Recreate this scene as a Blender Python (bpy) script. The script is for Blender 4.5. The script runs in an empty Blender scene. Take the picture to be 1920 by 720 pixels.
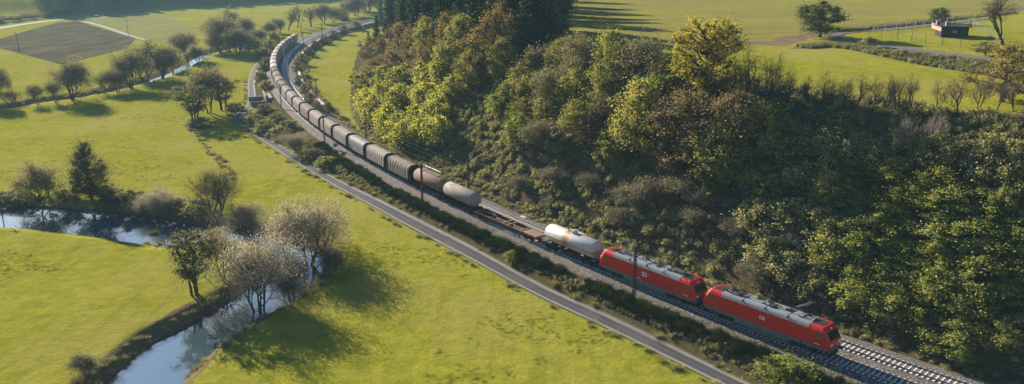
import bpy, bmesh, math
import numpy as np
from mathutils import Vector, Matrix
R = math.radians
scene = bpy.context.scene
col = scene.collection

# ------------------------------------------------------------------ camera, light, sky
FPX, PITCH, CZ = 1510.0, 0.28870, 46.3
cam_d = bpy.data.cameras.new('camera'); cam = bpy.data.objects.new('camera', cam_d); col.objects.link(cam)
cam.location = (0, 0, CZ); cam.rotation_euler = (math.pi/2-PITCH, 0, 0)
cam_d.sensor_fit = 'HORIZONTAL'; cam_d.sensor_width = 36; cam_d.lens = 36*FPX/1920
cam_d.clip_start = 1; cam_d.clip_end = 8000
scene.camera = cam
SUN_AZ, SUN_EL = -38.0, 19.5          # azimuth measured from +Y towards +X
world = bpy.data.worlds.new('World'); scene.world = world; world.use_nodes = True
wn = world.node_tree.nodes; wl = world.node_tree.links
sky = wn.new('ShaderNodeTexSky'); sky.sky_type = 'NISHITA'; sky.sun_disc = False
sky.sun_elevation = R(SUN_EL); sky.sun_rotation = R(SUN_AZ); sky.dust_density = .3; sky.ozone_density = 4.5
bg = wn['Background']; bg.inputs['Strength'].default_value = 0.05
wl.new(sky.outputs[0], bg.inputs['Color'])
world.cycles.sampling_method = 'NONE'
sun_d = bpy.data.lights.new('sun', 'SUN'); sun_d.energy = 5.0; sun_d.angle = R(0.5); sun_d.color = (1, .90, .74)
sun = bpy.data.objects.new('sun', sun_d); col.objects.link(sun)
sdir = Vector((math.sin(R(SUN_AZ))*math.cos(R(SUN_EL)), math.cos(R(SUN_AZ))*math.cos(R(SUN_EL)), math.sin(R(SUN_EL))))
sun.rotation_euler = sdir.to_track_quat('Z', 'Y').to_euler(); sun.location = (0, 0, 200)
vs = scene.view_settings; vs.view_transform = 'Standard'; vs.look = 'None'; vs.exposure = 1.6; vs.gamma = 1.0
vs.use_curve_mapping = False
cy = scene.cycles
cy.max_bounces = 6; cy.diffuse_bounces = 3; cy.glossy_bounces = 3; cy.transmission_bounces = 4; cy.volume_bounces = 1
cy.use_denoising = True; cy.denoiser = 'OPENIMAGEDENOISE'; cy.denoising_input_passes = 'RGB_ALBEDO_NORMAL'; cy.denoising_prefilter = 'ACCURATE'; cy.use_adaptive_sampling = True; cy.adaptive_threshold = 0.005; cy.sample_clamp_indirect = 4
HAZE_DENSITY = 0.00013

# ------------------------------------------------------------------ helpers
def tag(o, label=None, cat=None, group=None, kind=None):
    if label: o['label'] = label
    if cat: o['category'] = cat
    if group: o['group'] = group
    if kind: o['kind'] = kind
    return o
def empty(name, loc=(0, 0, 0), rz=0.0):
    o = bpy.data.objects.new(name, None); col.objects.link(o); o.location = loc; o.rotation_euler = (0, 0, rz)
    o.empty_display_size = 0.2; return o
def link(name, me, parent=None):
    o = bpy.data.objects.new(name, me); col.objects.link(o)
    if parent: o.parent = parent
    return o
def copy_tree(o, parent=None):
    c = o.copy(); col.objects.link(c)
    if parent: c.parent = parent
    for ch in list(o.children): copy_tree(ch, c)
    return c
def np_mesh(name, V, Q, mat=None, attrs=None, smooth=False):
    V = np.asarray(V, np.float32); Q = np.asarray(Q, np.int32)
    me = bpy.data.meshes.new(name)
    me.vertices.add(len(V)); me.vertices.foreach_set('co', V.ravel())
    k = Q.shape[1]
    me.loops.add(Q.size); me.loops.foreach_set('vertex_index', Q.ravel())
    me.polygons.add(len(Q)); me.polygons.foreach_set('loop_start', np.arange(0, Q.size, k, dtype=np.int32))
    if smooth: me.polygons.foreach_set('use_smooth', np.ones(len(Q), bool))
    for an, (ty, dat) in (attrs or {}).items():
        a = me.attributes.new(an, ty, 'POINT')
        a.data.foreach_set({'FLOAT': 'value', 'FLOAT_COLOR': 'color', 'INT': 'value', 'FLOAT_VECTOR': 'vector'}[ty], np.ascontiguousarray(dat).ravel())
    if mat: me.materials.append(mat)
    me.update(calc_edges=True); return me

class MB:
    """collects boxes, cylinders, lofts into one mesh"""
    def __init__(s): s.v = []; s.f = []; s.sm = []
    def add(s, V, F, smooth=False):
        b = len(s.v); s.v += [tuple(p) for p in V]; s.f += [tuple(i+b for i in q) for q in F]; s.sm += [smooth]*len(F); return s
    def box(s, x0, x1, y0, y1, z0, z1, M=None):
        V = [(x, y, z) for z in (z0, z1) for (x, y) in ((x0, y0), (x1, y0), (x1, y1), (x0, y1))]
        if M: V = [M @ Vector(p) for p in V]
        return s.add(V, [(3, 2, 1, 0), (4, 5, 6, 7), (0, 1, 5, 4), (1, 2, 6, 5), (2, 3, 7, 6), (3, 0, 4, 7)])
    def tube(s, a, b, r0, r1=None, n=8, caps=True, smooth=True):
        r1 = r0 if r1 is None else r1
        a = Vector(a); b = Vector(b); d = (b-a).normalized(); u = d.orthogonal().normalized(); w = d.cross(u)
        V = [p+(u*math.cos(2*math.pi*i/n)+w*math.sin(2*math.pi*i/n))*r for p, r in ((a, r0), (b, r1)) for i in range(n)]
        s.add(V, [(i, (i+1) % n, n+(i+1) % n, n+i) for i in range(n)], smooth)
        if caps:
            s.add(V, [tuple(range(n-1, -1, -1)), tuple(range(n, 2*n))])
        return s
    def loft(s, rings, smooth=False, caps=True, closed=True):
        n = len(rings[0]); V = [p for r in rings for p in r]; F = []
        for k in range(len(rings)-1):
            for i in range(n if closed else n-1):
                j = (i+1) % n; F.append((k*n+i, k*n+j, (k+1)*n+j, (k+1)*n+i))
        s.add(V, F, smooth)
        if caps: s.add(V, [tuple(range(n-1, -1, -1)), tuple(range((len(rings)-1)*n, len(rings)*n))])
        return s
    def mesh(s, name, mat):
        me = bpy.data.meshes.new(name); me.from_pydata([tuple(p) for p in s.v], [], s.f)
        me.polygons.foreach_set('use_smooth', s.sm); me.materials.append(mat); me.update()
        bm = bmesh.new(); bm.from_mesh(me); bmesh.ops.recalc_face_normals(bm, faces=bm.faces); bm.to_mesh(me); bm.free()
        return me
    def build(s, name, mat, parent=None): return link(name, s.mesh(name, mat), parent)

# ------------------------------------------------------------------ materials
def newmat(name):
    m = bpy.data.materials.new(name); m.use_nodes = True; nt = m.node_tree
    return m, nt, nt.nodes, nt.links, nt.nodes['Principled BSDF']
def noise(nt, scale, detail=4, rough=.6, vec=None, dist=0):
    n = nt.nodes.new('ShaderNodeTexNoise'); n.inputs['Scale'].default_value = scale; n.inputs['Detail'].default_value = detail
    n.inputs['Roughness'].default_value = rough; n.inputs['Distortion'].default_value = dist
    if vec is not None: nt.links.new(vec, n.inputs['Vector'])
    return n
def ramp(nt, fac, stops, interp='LINEAR'):
    r = nt.nodes.new('ShaderNodeValToRGB'); e = r.color_ramp.elements; r.color_ramp.interpolation = interp
    while len(e) < len(stops): e.new(.5)
    for i, (p, c) in enumerate(stops): e[i].position = p; e[i].color = (*c, 1) if len(c) == 3 else c
    nt.links.new(fac, r.inputs[0]); return r.outputs[0]
def mix(nt, fac, a, b, bt='MIX'):
    m = nt.nodes.new('ShaderNodeMix'); m.data_type = 'RGBA'; m.blend_type = bt
    for k, v in ((0, fac), (6, a), (7, b)):
        if hasattr(v, 'links'): nt.links.new(v, m.inputs[k])
        else: m.inputs[k].default_value = v if k == 0 else (*v, 1)
    return m.outputs[2]
def math_n(nt, op, a, b=None, clamp=False):
    m = nt.nodes.new('ShaderNodeMath'); m.operation = op; m.use_clamp = clamp
    for k, v in ((0, a), (1, b)):
        if v is None: continue
        if hasattr(v, 'links'): nt.links.new(v, m.inputs[k])
        else: m.inputs[k].default_value = v
    return m.outputs[0]
def smooth_n(nt, v, a, b):
    m = nt.nodes.new('ShaderNodeMapRange'); m.interpolation_type = 'SMOOTHSTEP'; nt.links.new(v, m.inputs[0])
    m.inputs[1].default_value = a; m.inputs[2].default_value = b; return m.outputs[0]
def geo_pos(nt): return nt.nodes.new('ShaderNodeNewGeometry').outputs['Position']
def obj_pos(nt): return nt.nodes.new('ShaderNodeTexCoord').outputs['Object']
def bump(nt, h, strength, dist, bs):
    b = nt.nodes.new('ShaderNodeBump'); b.inputs['Strength'].default_value = strength; b.inputs['Distance'].default_value = dist
    nt.links.new(h, b.inputs['Height']); nt.links.new(b.outputs[0], bs.inputs['Normal']); return b
def mat_plain(name, c, rough=.6, metal=0, var=.25, scale=3, dirt=None, dscale=1.2, dirt_amt=(.45, .7), spec=.4):
    m, nt, N, L, bs = newmat(name); p = obj_pos(nt)
    n = noise(nt, scale, 5, .65, p)
    base = ramp(nt, n.outputs[0], [(.25, tuple(x*(1-var) for x in c)), (.75, tuple(min(1, x*(1+var)) for x in c))])
    if dirt:
        mp = nt.nodes.new('ShaderNodeMapping'); mp.inputs['Scale'].default_value = (1.6, 1.6, .35); L.new(p, mp.inputs[0])
        d = noise(nt, dscale, 6, .7, mp.outputs[0], .3); f = smooth_n(nt, d.outputs[0], *dirt_amt)
        base = mix(nt, f, base, dirt)
    L.new(base, bs.inputs['Base Color']); bs.inputs['Roughness'].default_value = rough; bs.inputs['Metallic'].default_value = metal
    bs.inputs['Specular IOR Level'].default_value = spec if rough < .7 else .05
    return m
def mat_leaf(name, dark, light, transl=.35, accent=None, rough=.55):
    g_ = 1.7 if 'conifer' not in name and 'broom' not in name else 1.1; transl = min(.55, transl+.1)
    dark = tuple(q*g_*.9 for q in dark); light = tuple(min(.6, q*g_) for q in light); accent = tuple(min(.65, q*g_) for q in accent) if accent else None
    m, nt, N, L, bs = newmat(name); N.remove(bs)
    a = N.new('ShaderNodeAttribute'); a.attribute_name = 'tint'
    oi = N.new('ShaderNodeObjectInfo')
    t = math_n(nt, 'ADD', a.outputs['Fac'], math_n(nt, 'MULTIPLY', math_n(nt, 'SUBTRACT', oi.outputs['Random'], .5), .35), True)
    stops = [(0, dark), (1, light)] if accent is None else [(0, dark), (.72, light), (1, accent)]
    c = ramp(nt, t, stops)
    d = N.new('ShaderNodeBsdfDiffuse'); tr = N.new('ShaderNodeBsdfTranslucent'); g = N.new('ShaderNodeBsdfGlossy'); g.inputs['Roughness'].default_value = rough
    L.new(c, d.inputs[0]); L.new(mix(nt, .35, c, (light[0]*1.1, light[1]*1.05, light[2]*.6)), tr.inputs[0])
    ms = N.new('ShaderNodeMixShader'); ms.inputs[0].default_value = transl; L.new(d.outputs[0], ms.inputs[1]); L.new(tr.outputs[0], ms.inputs[2])
    m2 = N.new('ShaderNodeMixShader'); m2.inputs[0].default_value = .015; L.new(ms.outputs[0], m2.inputs[1]); L.new(g.outputs[0], m2.inputs[2])
    L.new(m2.outputs[0], N['Material Output'].inputs[0]); return m
def mat_bark(name, c):
    m, nt, N, L, bs = newmat(name); n = noise(nt, 6, 4, .7, obj_pos(nt))
    L.new(ramp(nt, n.outputs[0], [(.3, tuple(x*.6 for x in c)), (.75, tuple(x*1.3 for x in c))]), bs.inputs['Base Color'])
    bs.inputs['Roughness'].default_value = .95; bs.inputs['Specular IOR Level'].default_value = .03; return m
M = {}
M['bark'] = mat_bark('bark', (.065, .05, .036)); M['bark_grey'] = mat_bark('grey_bark', (.13, .115, .095)); M['bark_pale'] = mat_bark('pale_bark', (.36, .33, .28))
M['twig'] = mat_bark('twig', (.13, .10, .075)); M['twig_pale'] = mat_bark('pale_twig', (.22, .19, .15))
M['olive'] = mat_leaf('olive_leaf', (.042, .052, .014), (.22, .212, .05), accent=(.33, .275, .065))
M['yellow'] = mat_leaf('yellow_leaf', (.095, .085, .013), (.27, .22, .026), .38, (.34, .27, .035))
M['robinia'] = mat_leaf('robinia_leaf', (.095, .105, .018), (.295, .285, .045), .44, (.37, .34, .05))
M['green'] = mat_leaf('green_leaf', (.045, .065, .014), (.21, .22, .045), .38, (.28, .27, .06))
M['brown'] = mat_leaf('brown_leaf', (.06, .045, .024), (.19, .14, .065), .3, (.27, .19, .06))
M['orange'] = mat_leaf('orange_leaf', (.06, .045, .016), (.18, .135, .04), .32, (.25, .18, .045))
M['conifer'] = mat_leaf('conifer_needle', (.02, .036, .022), (.06, .088, .04), .2)
M['silver'] = mat_leaf('silver_leaf', (.09, .076, .05), (.25, .22, .155), .38, (.36, .32, .24))
M['alder'] = mat_leaf('alder_leaf', (.05, .055, .025), (.15, .14, .055), .35)
M['dull'] = mat_leaf('dull_twig_leaf', (.06, .054, .028), (.18, .162, .085), .3)
M['bramble'] = mat_leaf('bramble_leaf', (.042, .048, .016), (.23, .22, .085), .38, (.38, .34, .16))
M['broom'] = mat_leaf('broom_stem', (.024, .042, .012), (.12, .145, .035), .35)
M['straw'] = mat_leaf('dry_grass', (.20, .16, .08), (.46, .39, .22), .45)
M['grass'] = mat_leaf('grass_blade', (.13, .14, .012), (.26, .255, .022), .45, (.33, .31, .05))
M['red'] = mat_plain('locomotive_red', (.52, .015, .012), .35, 0, .12, 1.5, (.30, .02, .016), .9, (.5, .75))
M['roof_grey'] = mat_plain('roof_grey', (.20, .22, .235), .75, 0, .18, 2, (.2, .2, .2), 1.5)
M['skirt'] = mat_plain('skirt_grey', (.13, .15, .16), .6, 0, .25, 3, (.06, .05, .04), 2)
M['black'] = mat_plain('equipment_black', (.022, .022, .024), .6, 0, .4, 5)
M['bogie'] = mat_plain('bogie_dark', (.035, .03, .027), .8, 0, .4, 4, (.07, .045, .03), 3)
M['steel'] = mat_plain('worn_steel', (.45, .45, .45), .35, .9, .2, 8)
M['white'] = mat_plain('white_paint', (.75, .75, .73), .45, 0, .08, 3)
M['glass'] = mat_plain('dark_glass', (.012, .014, .016), .08, 0, .2, 2, spec=.6)
M['side_glass'] = mat_plain('side_window_glass', (.10, .09, .03), .12, 0, .3, 2, spec=.6)
M['tank_white'] = mat_plain('tank_white', (.46, .43, .415), .45, 0, .08, 1.2, (.42, .34, .27), 1.1, (.52, .8))
def stain():
    nt = M['tank_white'].node_tree; N = nt.nodes; L = nt.links; bs = N['Principled BSDF']; p = obj_pos(nt); sx = N.new('ShaderNodeSeparateXYZ'); L.new(p, sx.inputs[0])
    src = bs.inputs['Base Color'].links[0].from_socket
    mp = N.new('ShaderNodeMapping'); mp.inputs['Scale'].default_value = (2.2, .5, .5); L.new(p, mp.inputs[0]); n = noise(nt, 1.4, 5, .7, mp.outputs[0])
    band = math_n(nt, 'SUBTRACT', 1.0, math_n(nt, 'ABSOLUTE', math_n(nt, 'MULTIPLY', math_n(nt, 'ADD', sx.outputs[0], .6), .62)), True)
    f = smooth_n(nt, math_n(nt, 'MULTIPLY', band, math_n(nt, 'ADD', n.outputs[0], .45)), .42, .72)
    L.new(mix(nt, f, src, (.36, .20, .075)), bs.inputs['Base Color'])
stain()
M['tank_brown'] = mat_plain('tank_brown', (.24, .155, .12), .8, 0, .2, 1.2, (.13, .09, .07), 1.0, (.45, .75))
M['tank_grey'] = mat_plain('tank_grey', (.27, .245, .22), .75, 0, .12, 1.2, (.34, .19, .11), .8, (.5, .75))
M['orange'+'_band'] = mat_plain('orange_band', (.62, .16, .05), .5, 0, .15, 2, (.4, .2, .12), 1.5, (.55, .8))
M['rust'] = mat_plain('rusty_steel', (.17, .075, .045), .8, 0, .35, 3, (.09, .05, .035), 2)
M['rust_pale'] = mat_plain('rusty_deck', (.25, .16, .11), .85, 0, .3, 3, (.2, .11, .07), 2)
M['hood_a'] = mat_plain('hood_tan', (.43, .355, .305), .85, 0, .15, .8, (.17, .13, .108), 1.0, (.48, .72))
M['hood_b'] = mat_plain('hood_brown', (.34, .265, .22), .85, 0, .18, .8, (.14, .10, .08), 1.0, (.46, .7))
M['hood_c'] = mat_plain('hood_silver', (.34, .31, .30), .7, .1, .12, .8, (.26, .22, .2), 1.0, (.5, .75))
M['hood_rib'] = mat_plain('hood_rib', (.14, .105, .09), .7, 0, .2, 2)
M['hood_end'] = mat_plain('hood_end', (.028, .02, .019), .75, 0, .35, 2)
M['rail'] = mat_plain('rail_side', (.11, .075, .055), .6, .3, .3, 4)
M['rail_top'] = mat_plain('rail_top', (.55, .56, .58), .22, 1.0, .1, 4)
M['sleeper'] = mat_plain('concrete_sleeper', (.56, .54, .51), .85, 0, .15, 2.5, (.36, .32, .28), 3)
M['concrete'] = mat_plain('concrete', (.22, .20, .185), .85, 0, .18, .8, (.22, .2, .17), 1.0)
M['duct'] = mat_plain('duct_concrete', (.52, .40, .35), .85, 0, .2, .5)
M['mast'] = mat_plain('mast_steel', (.028, .028, .026), .7, .2, .2, 4)
M['wood'] = mat_plain('pole_wood', (.07, .055, .045), .85, 0, .25, 4)
M['post'] = mat_plain('post_concrete', (.22, .235, .22), .85, 0, .15, 4)
M['post_dark'] = mat_plain('post_wood', (.11, .10, .09), .85, 0, .2, 4)
M['brick'] = mat_plain('dark_brick', (.045, .032, .029), .85, 0, .25, 5)
M['fascia'] = mat_plain('pale_fascia', (.34, .22, .18), .8, 0, .12, 2)
M['felt'] = mat_plain('roof_felt', (.06, .055, .055), .85, 0, .25, 2)
M['car_paint'] = mat_plain('car_paint', (.16, .03, .03), .25, 0, .05, 2)

# ------------------------------------------------------------------ pixel <-> world, terrain
c_, s_ = math.cos(PITCH), math.sin(PITCH)
def ray(px, py):
    x = (px-960)/FPX; y = (360-py)/FPX
    return np.array([x, c_+y*s_, -s_+y*c_])
def un(px, py, z):
    d = ray(px, py); t = (z-CZ)/d[2]; return d*t+np.array([0, 0, CZ])
def px_scale(P):
    return FPX/(c_*P[1]-s_*(P[2]-CZ))
def catmull(P, n=8):
    P = np.asarray(P, float); P = np.vstack([2*P[0]-P[1], P, 2*P[-1]-P[-2]]); out = []
    for i in range(1, len(P)-2):
        p0, p1, p2, p3 = P[i-1:i+3]
        for k in range(n):
            t = k/n; out.append(.5*((2*p1)+(-p0+p2)*t+(2*p0-5*p1+4*p2-p3)*t*t+(-p0+3*p1-3*p2+p3)*t**3))
    out.append(P[-2]); return np.array(out)
RAIL = [(130.5, 2), (108.7, 20.6), (86.87, 40), (64.89, 60), (44.79, 80), (26.43, 100), (9.69, 120), (-5.56, 140), (-19.45, 160), (-32.12, 180), (-43.68, 200), (-54.22, 220), (-63.85, 240), (-72.62, 260), (-80.6, 280), (-87.81, 300), (-94.29, 320), (-100.04, 340), (-105.04, 360), (-109.28, 380), (-112.73, 400), (-115.38, 420), (-117.2, 440), (-118.19, 460), (-118.35, 480), (-117.73, 500), (-116.38, 520), (-114.0, 540), (-111, 560), (-107, 580), (-102, 600), (-88, 640), (-65, 690), (-20, 760), (60, 840)]
RC = catmull(RAIL, 8)
RS = np.r_[0, np.cumsum(np.hypot(*np.diff(RC, axis=0).T))]
RCC = RC[::4]
def rail_at(s, off=0.0):
    """point and unit tangent (pointing away from the camera) at station s; off>0 towards the hill"""
    x = np.interp(s, RS, RC[:, 0]); y = np.interp(s, RS, RC[:, 1])
    x2 = np.interp(s+1.5, RS, RC[:, 0]); y2 = np.interp(s+1.5, RS, RC[:, 1]); x1 = np.interp(s-1.5, RS, RC[:, 0]); y1 = np.interp(s-1.5, RS, RC[:, 1])
    tx, ty = x2-x1, y2-y1; l = np.hypot(tx, ty); tx /= l; ty /= l
    return x+ty*off, y-tx*off, tx, ty
def station(x, y): return float(RS[np.argmin((RC[:, 0]-x)**2+(RC[:, 1]-y)**2)])
S_FRONT = station(38.6, 86.5)-0.55       # buffers of the leading locomotive
def sdist(P, line):
    """signed distance of points (n,2) to a polyline: positive on its right; and the arc fraction"""
    P = np.asarray(P, float); A = line[:-1]; B = line[1:]; D = B-A; L2 = (D**2).sum(1)
    best = np.full(len(P), 1e9); sg = np.ones(len(P)); fr = np.zeros(len(P))
    for i in range(len(A)):
        w = P-A[i]; t = np.clip((w@D[i])/L2[i], 0, 1); q = w-t[:, None]*D[i]; d = np.hypot(q[:, 0], q[:, 1])
        m = d < best; best[m] = d[m]; sg[m] = np.where((D[i, 0]*w[m, 1]-D[i, 1]*w[m, 0]) < 0, 1, -1); fr[m] = (i+t[m])/len(A)
    return best*sg, fr
def sstep(a, b, x): t = np.clip((x-a)/(b-a), 0, 1); return t*t*(3-2*t)
FOOT = catmull([(142, 8), (72.5, 66), (34, 105), (17, 126), (1, 147), (-14, 170), (-26, 192), (-38, 222), (-47, 250), (-54, 282), (-60, 315), (-66, 350), (-73, 395), (-79, 450), (-78, 520), (-60, 600), (-10, 700), (110, 800)], 5)
RIV_PX = [(225, 790), (262, 725), (335, 660), (420, 605), (492, 565), (540, 528), (556, 500), (530, 474), (470, 456), (408, 449), (335, 439), (240, 424), (150, 413), (60, 407), (-60, 399), (-200, 390)]
RIVER = catmull([un(x, y, -4.6)[:2] for x, y in RIV_PX], 5)
RIV_W = 4.6
UP_PX = [(-120, 226), (0, 208), (70, 197), (140, 187), (205, 174), (255, 161), (290, 151), (330, 135), (362, 117), (395, 100), (440, 92), (480, 78), (500, 60)]
UPRIV = catmull([un(x, y, -4.5)[:2] for x, y in UP_PX], 4)
UP_W = 3.0
FARHILL = np.array([un(x, y, -3)[:2] for x, y in [(-260, 42), (-60, 34), (60, 29), (150, 29), (260, 19), (370, 11), (500, 5), (620, 0)]]+[(-60, 960), (150, 1100)])
def rng_noise(P, f, seed):
    """cheap smooth noise from a few sines"""
    r = np.random.RandomState(seed); z = 0
    for k in range(5):
        a = r.rand()*6.28; q = f*(1+.6*k); z = z+np.sin((P[:, 0]*math.cos(a)+P[:, 1]*math.sin(a))*q+r.rand()*6.28)/(1+.5*k)
    return z/2.5
BANK = None
def H(P, full=False):
    P = np.atleast_2d(np.asarray(P, float))[:, :2]
    sd, _ = sdist(P, RCC); hd, hf = sdist(P, FOOT)
    valley = -3.0+rng_noise(P, .09, 3)*.16*sstep(300, 200, P[:, 1])
    z = valley.copy()
    # railway embankment
    e = np.where(sd < 0, sstep(-9.0, -3.4, sd), 1-sstep(8.0, 13.0, sd))
    z = z+(-.85-z)*e
    # hill on the right
    t = np.clip(hd/31., 0, 1); prof = np.where(t < .12, t*t/.24, np.where(t > .82, 1-(1-t)**2/.36*.18-0.0, 0))
    lin0 = .06; lin1 = .91
    prof = np.where((t >= .12) & (t <= .82), lin0+(t-.12)/.70*(lin1-lin0), np.where(t < .12, lin0*(t/.12)**2, lin1+(1-lin1)*(1-((1-t)/.18)**2)))
    foot = np.where(hd > 0, -.85-(2.1*sstep(6, 14, sd)*sstep(225, 300, P[:, 1])), 0)
    hill = foot+24.6*prof+.037*np.clip(hd-31, 0, 90)+.012*np.clip(hd-121, 0, 4000)
    hill = hill+rng_noise(P, .16, 8)*.45*sstep(0, 8, hd)*(1-sstep(30, 44, hd))
    k = sstep(-3.5, 2.0, hd)
    z = np.where(hd > 2.0, hill, z*(1-k)+np.where(hd > 0, hill, -.85-(2.1*sstep(6, 14, sd)*sstep(225, 300, P[:, 1])))*k)
    # small bank below the track to the hut
    if BANK is not None:
        bd, bf = sdist(P, BANK); m = sstep(BANK[4, 0], BANK[12, 0], P[:, 0])*np.where(np.abs(bd) < 60, 1, 0)
        z = z-1.5*sstep(-.8, 3.0, bd)*(1-sstep(4, 14, bd))*m
    # river beds
    rd, _ = sdist(P, RIVER); ud, _ = sdist(P, UPRIV)
    wob = rng_noise(P, .35, 12)*.55
    for d, w, lv in ((np.abs(rd)+wob-1.8*sstep(-54, -70, P[:, 0]), RIV_W, -4.6), (np.abs(ud)+wob, UP_W, -4.5)):
        slp = np.where((rd < 0) & (P[:, 0] < -58) & (w == RIV_W), .34, .95); cut = lv-.8+(np.clip(d-w+.7, 0, .7))*.95+np.clip(d-w, 0, None)*slp
        z = np.where(hd < 0, np.minimum(z, np.where(d < w-.7, lv-.8, cut)), z)
    # far hills close the view
    fd, _ = sdist(P, FARHILL)
    z = z+np.clip(-fd, 0, 250)*.17*sstep(0, 60, -fd)
    ddist = np.hypot(P[:, 0], P[:, 1]); z = z+np.clip(ddist-1050, 0, 600)*.045
    if full: return z, sd, hd, rd, ud, fd
    return z
GRID = None
def HF(P, full=False):
    """terrain height (and the distance fields) read off the built grid"""
    P = np.atleast_2d(np.asarray(P, float))[:, :2]
    if GRID is None: return H(P, full)
    gx_, gy_, FL = GRID
    i = np.clip(np.searchsorted(gx_, P[:, 0])-1, 0, len(gx_)-2); j = np.clip(np.searchsorted(gy_, P[:, 1])-1, 0, len(gy_)-2)
    a = np.clip((P[:, 0]-gx_[i])/(gx_[i+1]-gx_[i]), 0, 1); b = np.clip((P[:, 1]-gy_[j])/(gy_[j+1]-gy_[j]), 0, 1)
    out = [f[j, i]*(1-a)*(1-b)+f[j, i+1]*a*(1-b)+f[j+1, i]*(1-a)*b+f[j+1, i+1]*a*b for f in (FL if full else FL[:1])]
    return out if full else out[0]
def h1(x, y): return float(HF([(x, y)])[0])
def hit(px, py, add=0.0, hill=False):
    """first point along the pixel's ray that lies `add` above the terrain"""
    d = ray(px, py); t = np.linspace(50, 1000, 1900 if GRID else 240); Q = d[None]*t[:, None]; Q[:, 2] += CZ
    below = Q[:, 2] < HF(Q)+add
    if hill: below &= HF(Q, True)[2] > 1.0
    i = int(np.argmax(below)) if below.any() else len(t)-1
    a, b = t[max(i-1, 0)], t[i]
    for _ in range(12):
        m = (a+b)/2; q = d*m
        if q[2]+CZ < h1(q[0], q[1])+add: b = m
        else: a = m
    q = d*b; return np.array([q[0], q[1], h1(q[0], q[1])])
BANK_PX = [(1500, 88), (1545, 84), (1600, 88), (1660, 97), (1740, 105), (1800, 112), (1860, 120), (1930, 130)]
BANK = catmull([hit(x, y)[:2] for x, y in BANK_PX], 3)

# terrain grid
def lines(segs):
    out = [segs[0][0]]
    for a, b, st, g in segs:
        x = a; q = st
        while x+q < b: x += q; out.append(x); q *= g
    return np.array(sorted(set(out)))
gx = np.r_[-lines([(118, 1600, 1.3, 1.035)])[::-1], lines([(-117.5, 150, 1.0, 1)]), lines([(151, 1600, 1.4, 1.06)])]
gy = np.r_[-lines([(-50, 600, 8, 1.3)])[::-1], lines([(58, 235, .95, 1)]), lines([(236, 2000, 1.0, 1.014)])]
gx = np.unique(gx); gy = np.unique(gy)
X, Y = np.meshgrid(gx, gy); P = np.stack([X.ravel(), Y.ravel()], 1)
Z, sd, hd, rd, ud, fd = H(P, True)
FIELD = np.array([hit(x, y)[:2] for x, y in [(880, 108), (1000, 96), (1120, 88), (1250, 82), (1380, 82), (1470, 84), (1500, 72), (1560, 63), (1650, 50), (1760, 38), (1860, 27), (1950, 12)]]+[(420, 330)])
fld, _ = sdist(P, FIELD)                                     # left of the line = field
nz = rng_noise(P, .5, 20)
GRID = (gx, gy, [q.reshape(len(gy), len(gx)) for q in (Z, sd, hd, rd, ud, fd)])
rough = np.maximum(sstep(-8.6, -7.6, sd)*(1-sstep(7, 9, sd))*(hd < 3), (hd > -3)*(1-sstep(28, 36, hd+nz*2)))
rough = np.maximum(rough, sstep(-10.5, -8, sd)*(1-sstep(9, 13, sd))*sstep(225, 250, Y.ravel())*(1-sstep(640, 700, Y.ravel())))
dmin = np.minimum(np.abs(rd)-RIV_W, np.abs(ud)-UP_W+.4)
dry = 1-sstep(1.9, 2.8, dmin+nz*.6)
field = sstep(-.6, .6, -fld)*(hd > 20)
dirt = (1-sstep(2.0, 4.5, np.abs(fld+2)+nz))*(hd > 20)
bd_, _ = sdist(P, BANK); dry = np.maximum(dry, (1-sstep(1.5, 3.5, np.abs(bd_-1)+nz*.6))*(hd > 20))
cover = np.stack([rough, dry, field, dirt], 1).astype(np.float32)
nx, ny = len(gx), len(gy)
I = np.arange(nx*ny).reshape(ny, nx)
Q = np.stack([I[:-1, :-1], I[:-1, 1:], I[1:, 1:], I[1:, :-1]], -1).reshape(-1, 4)
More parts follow.
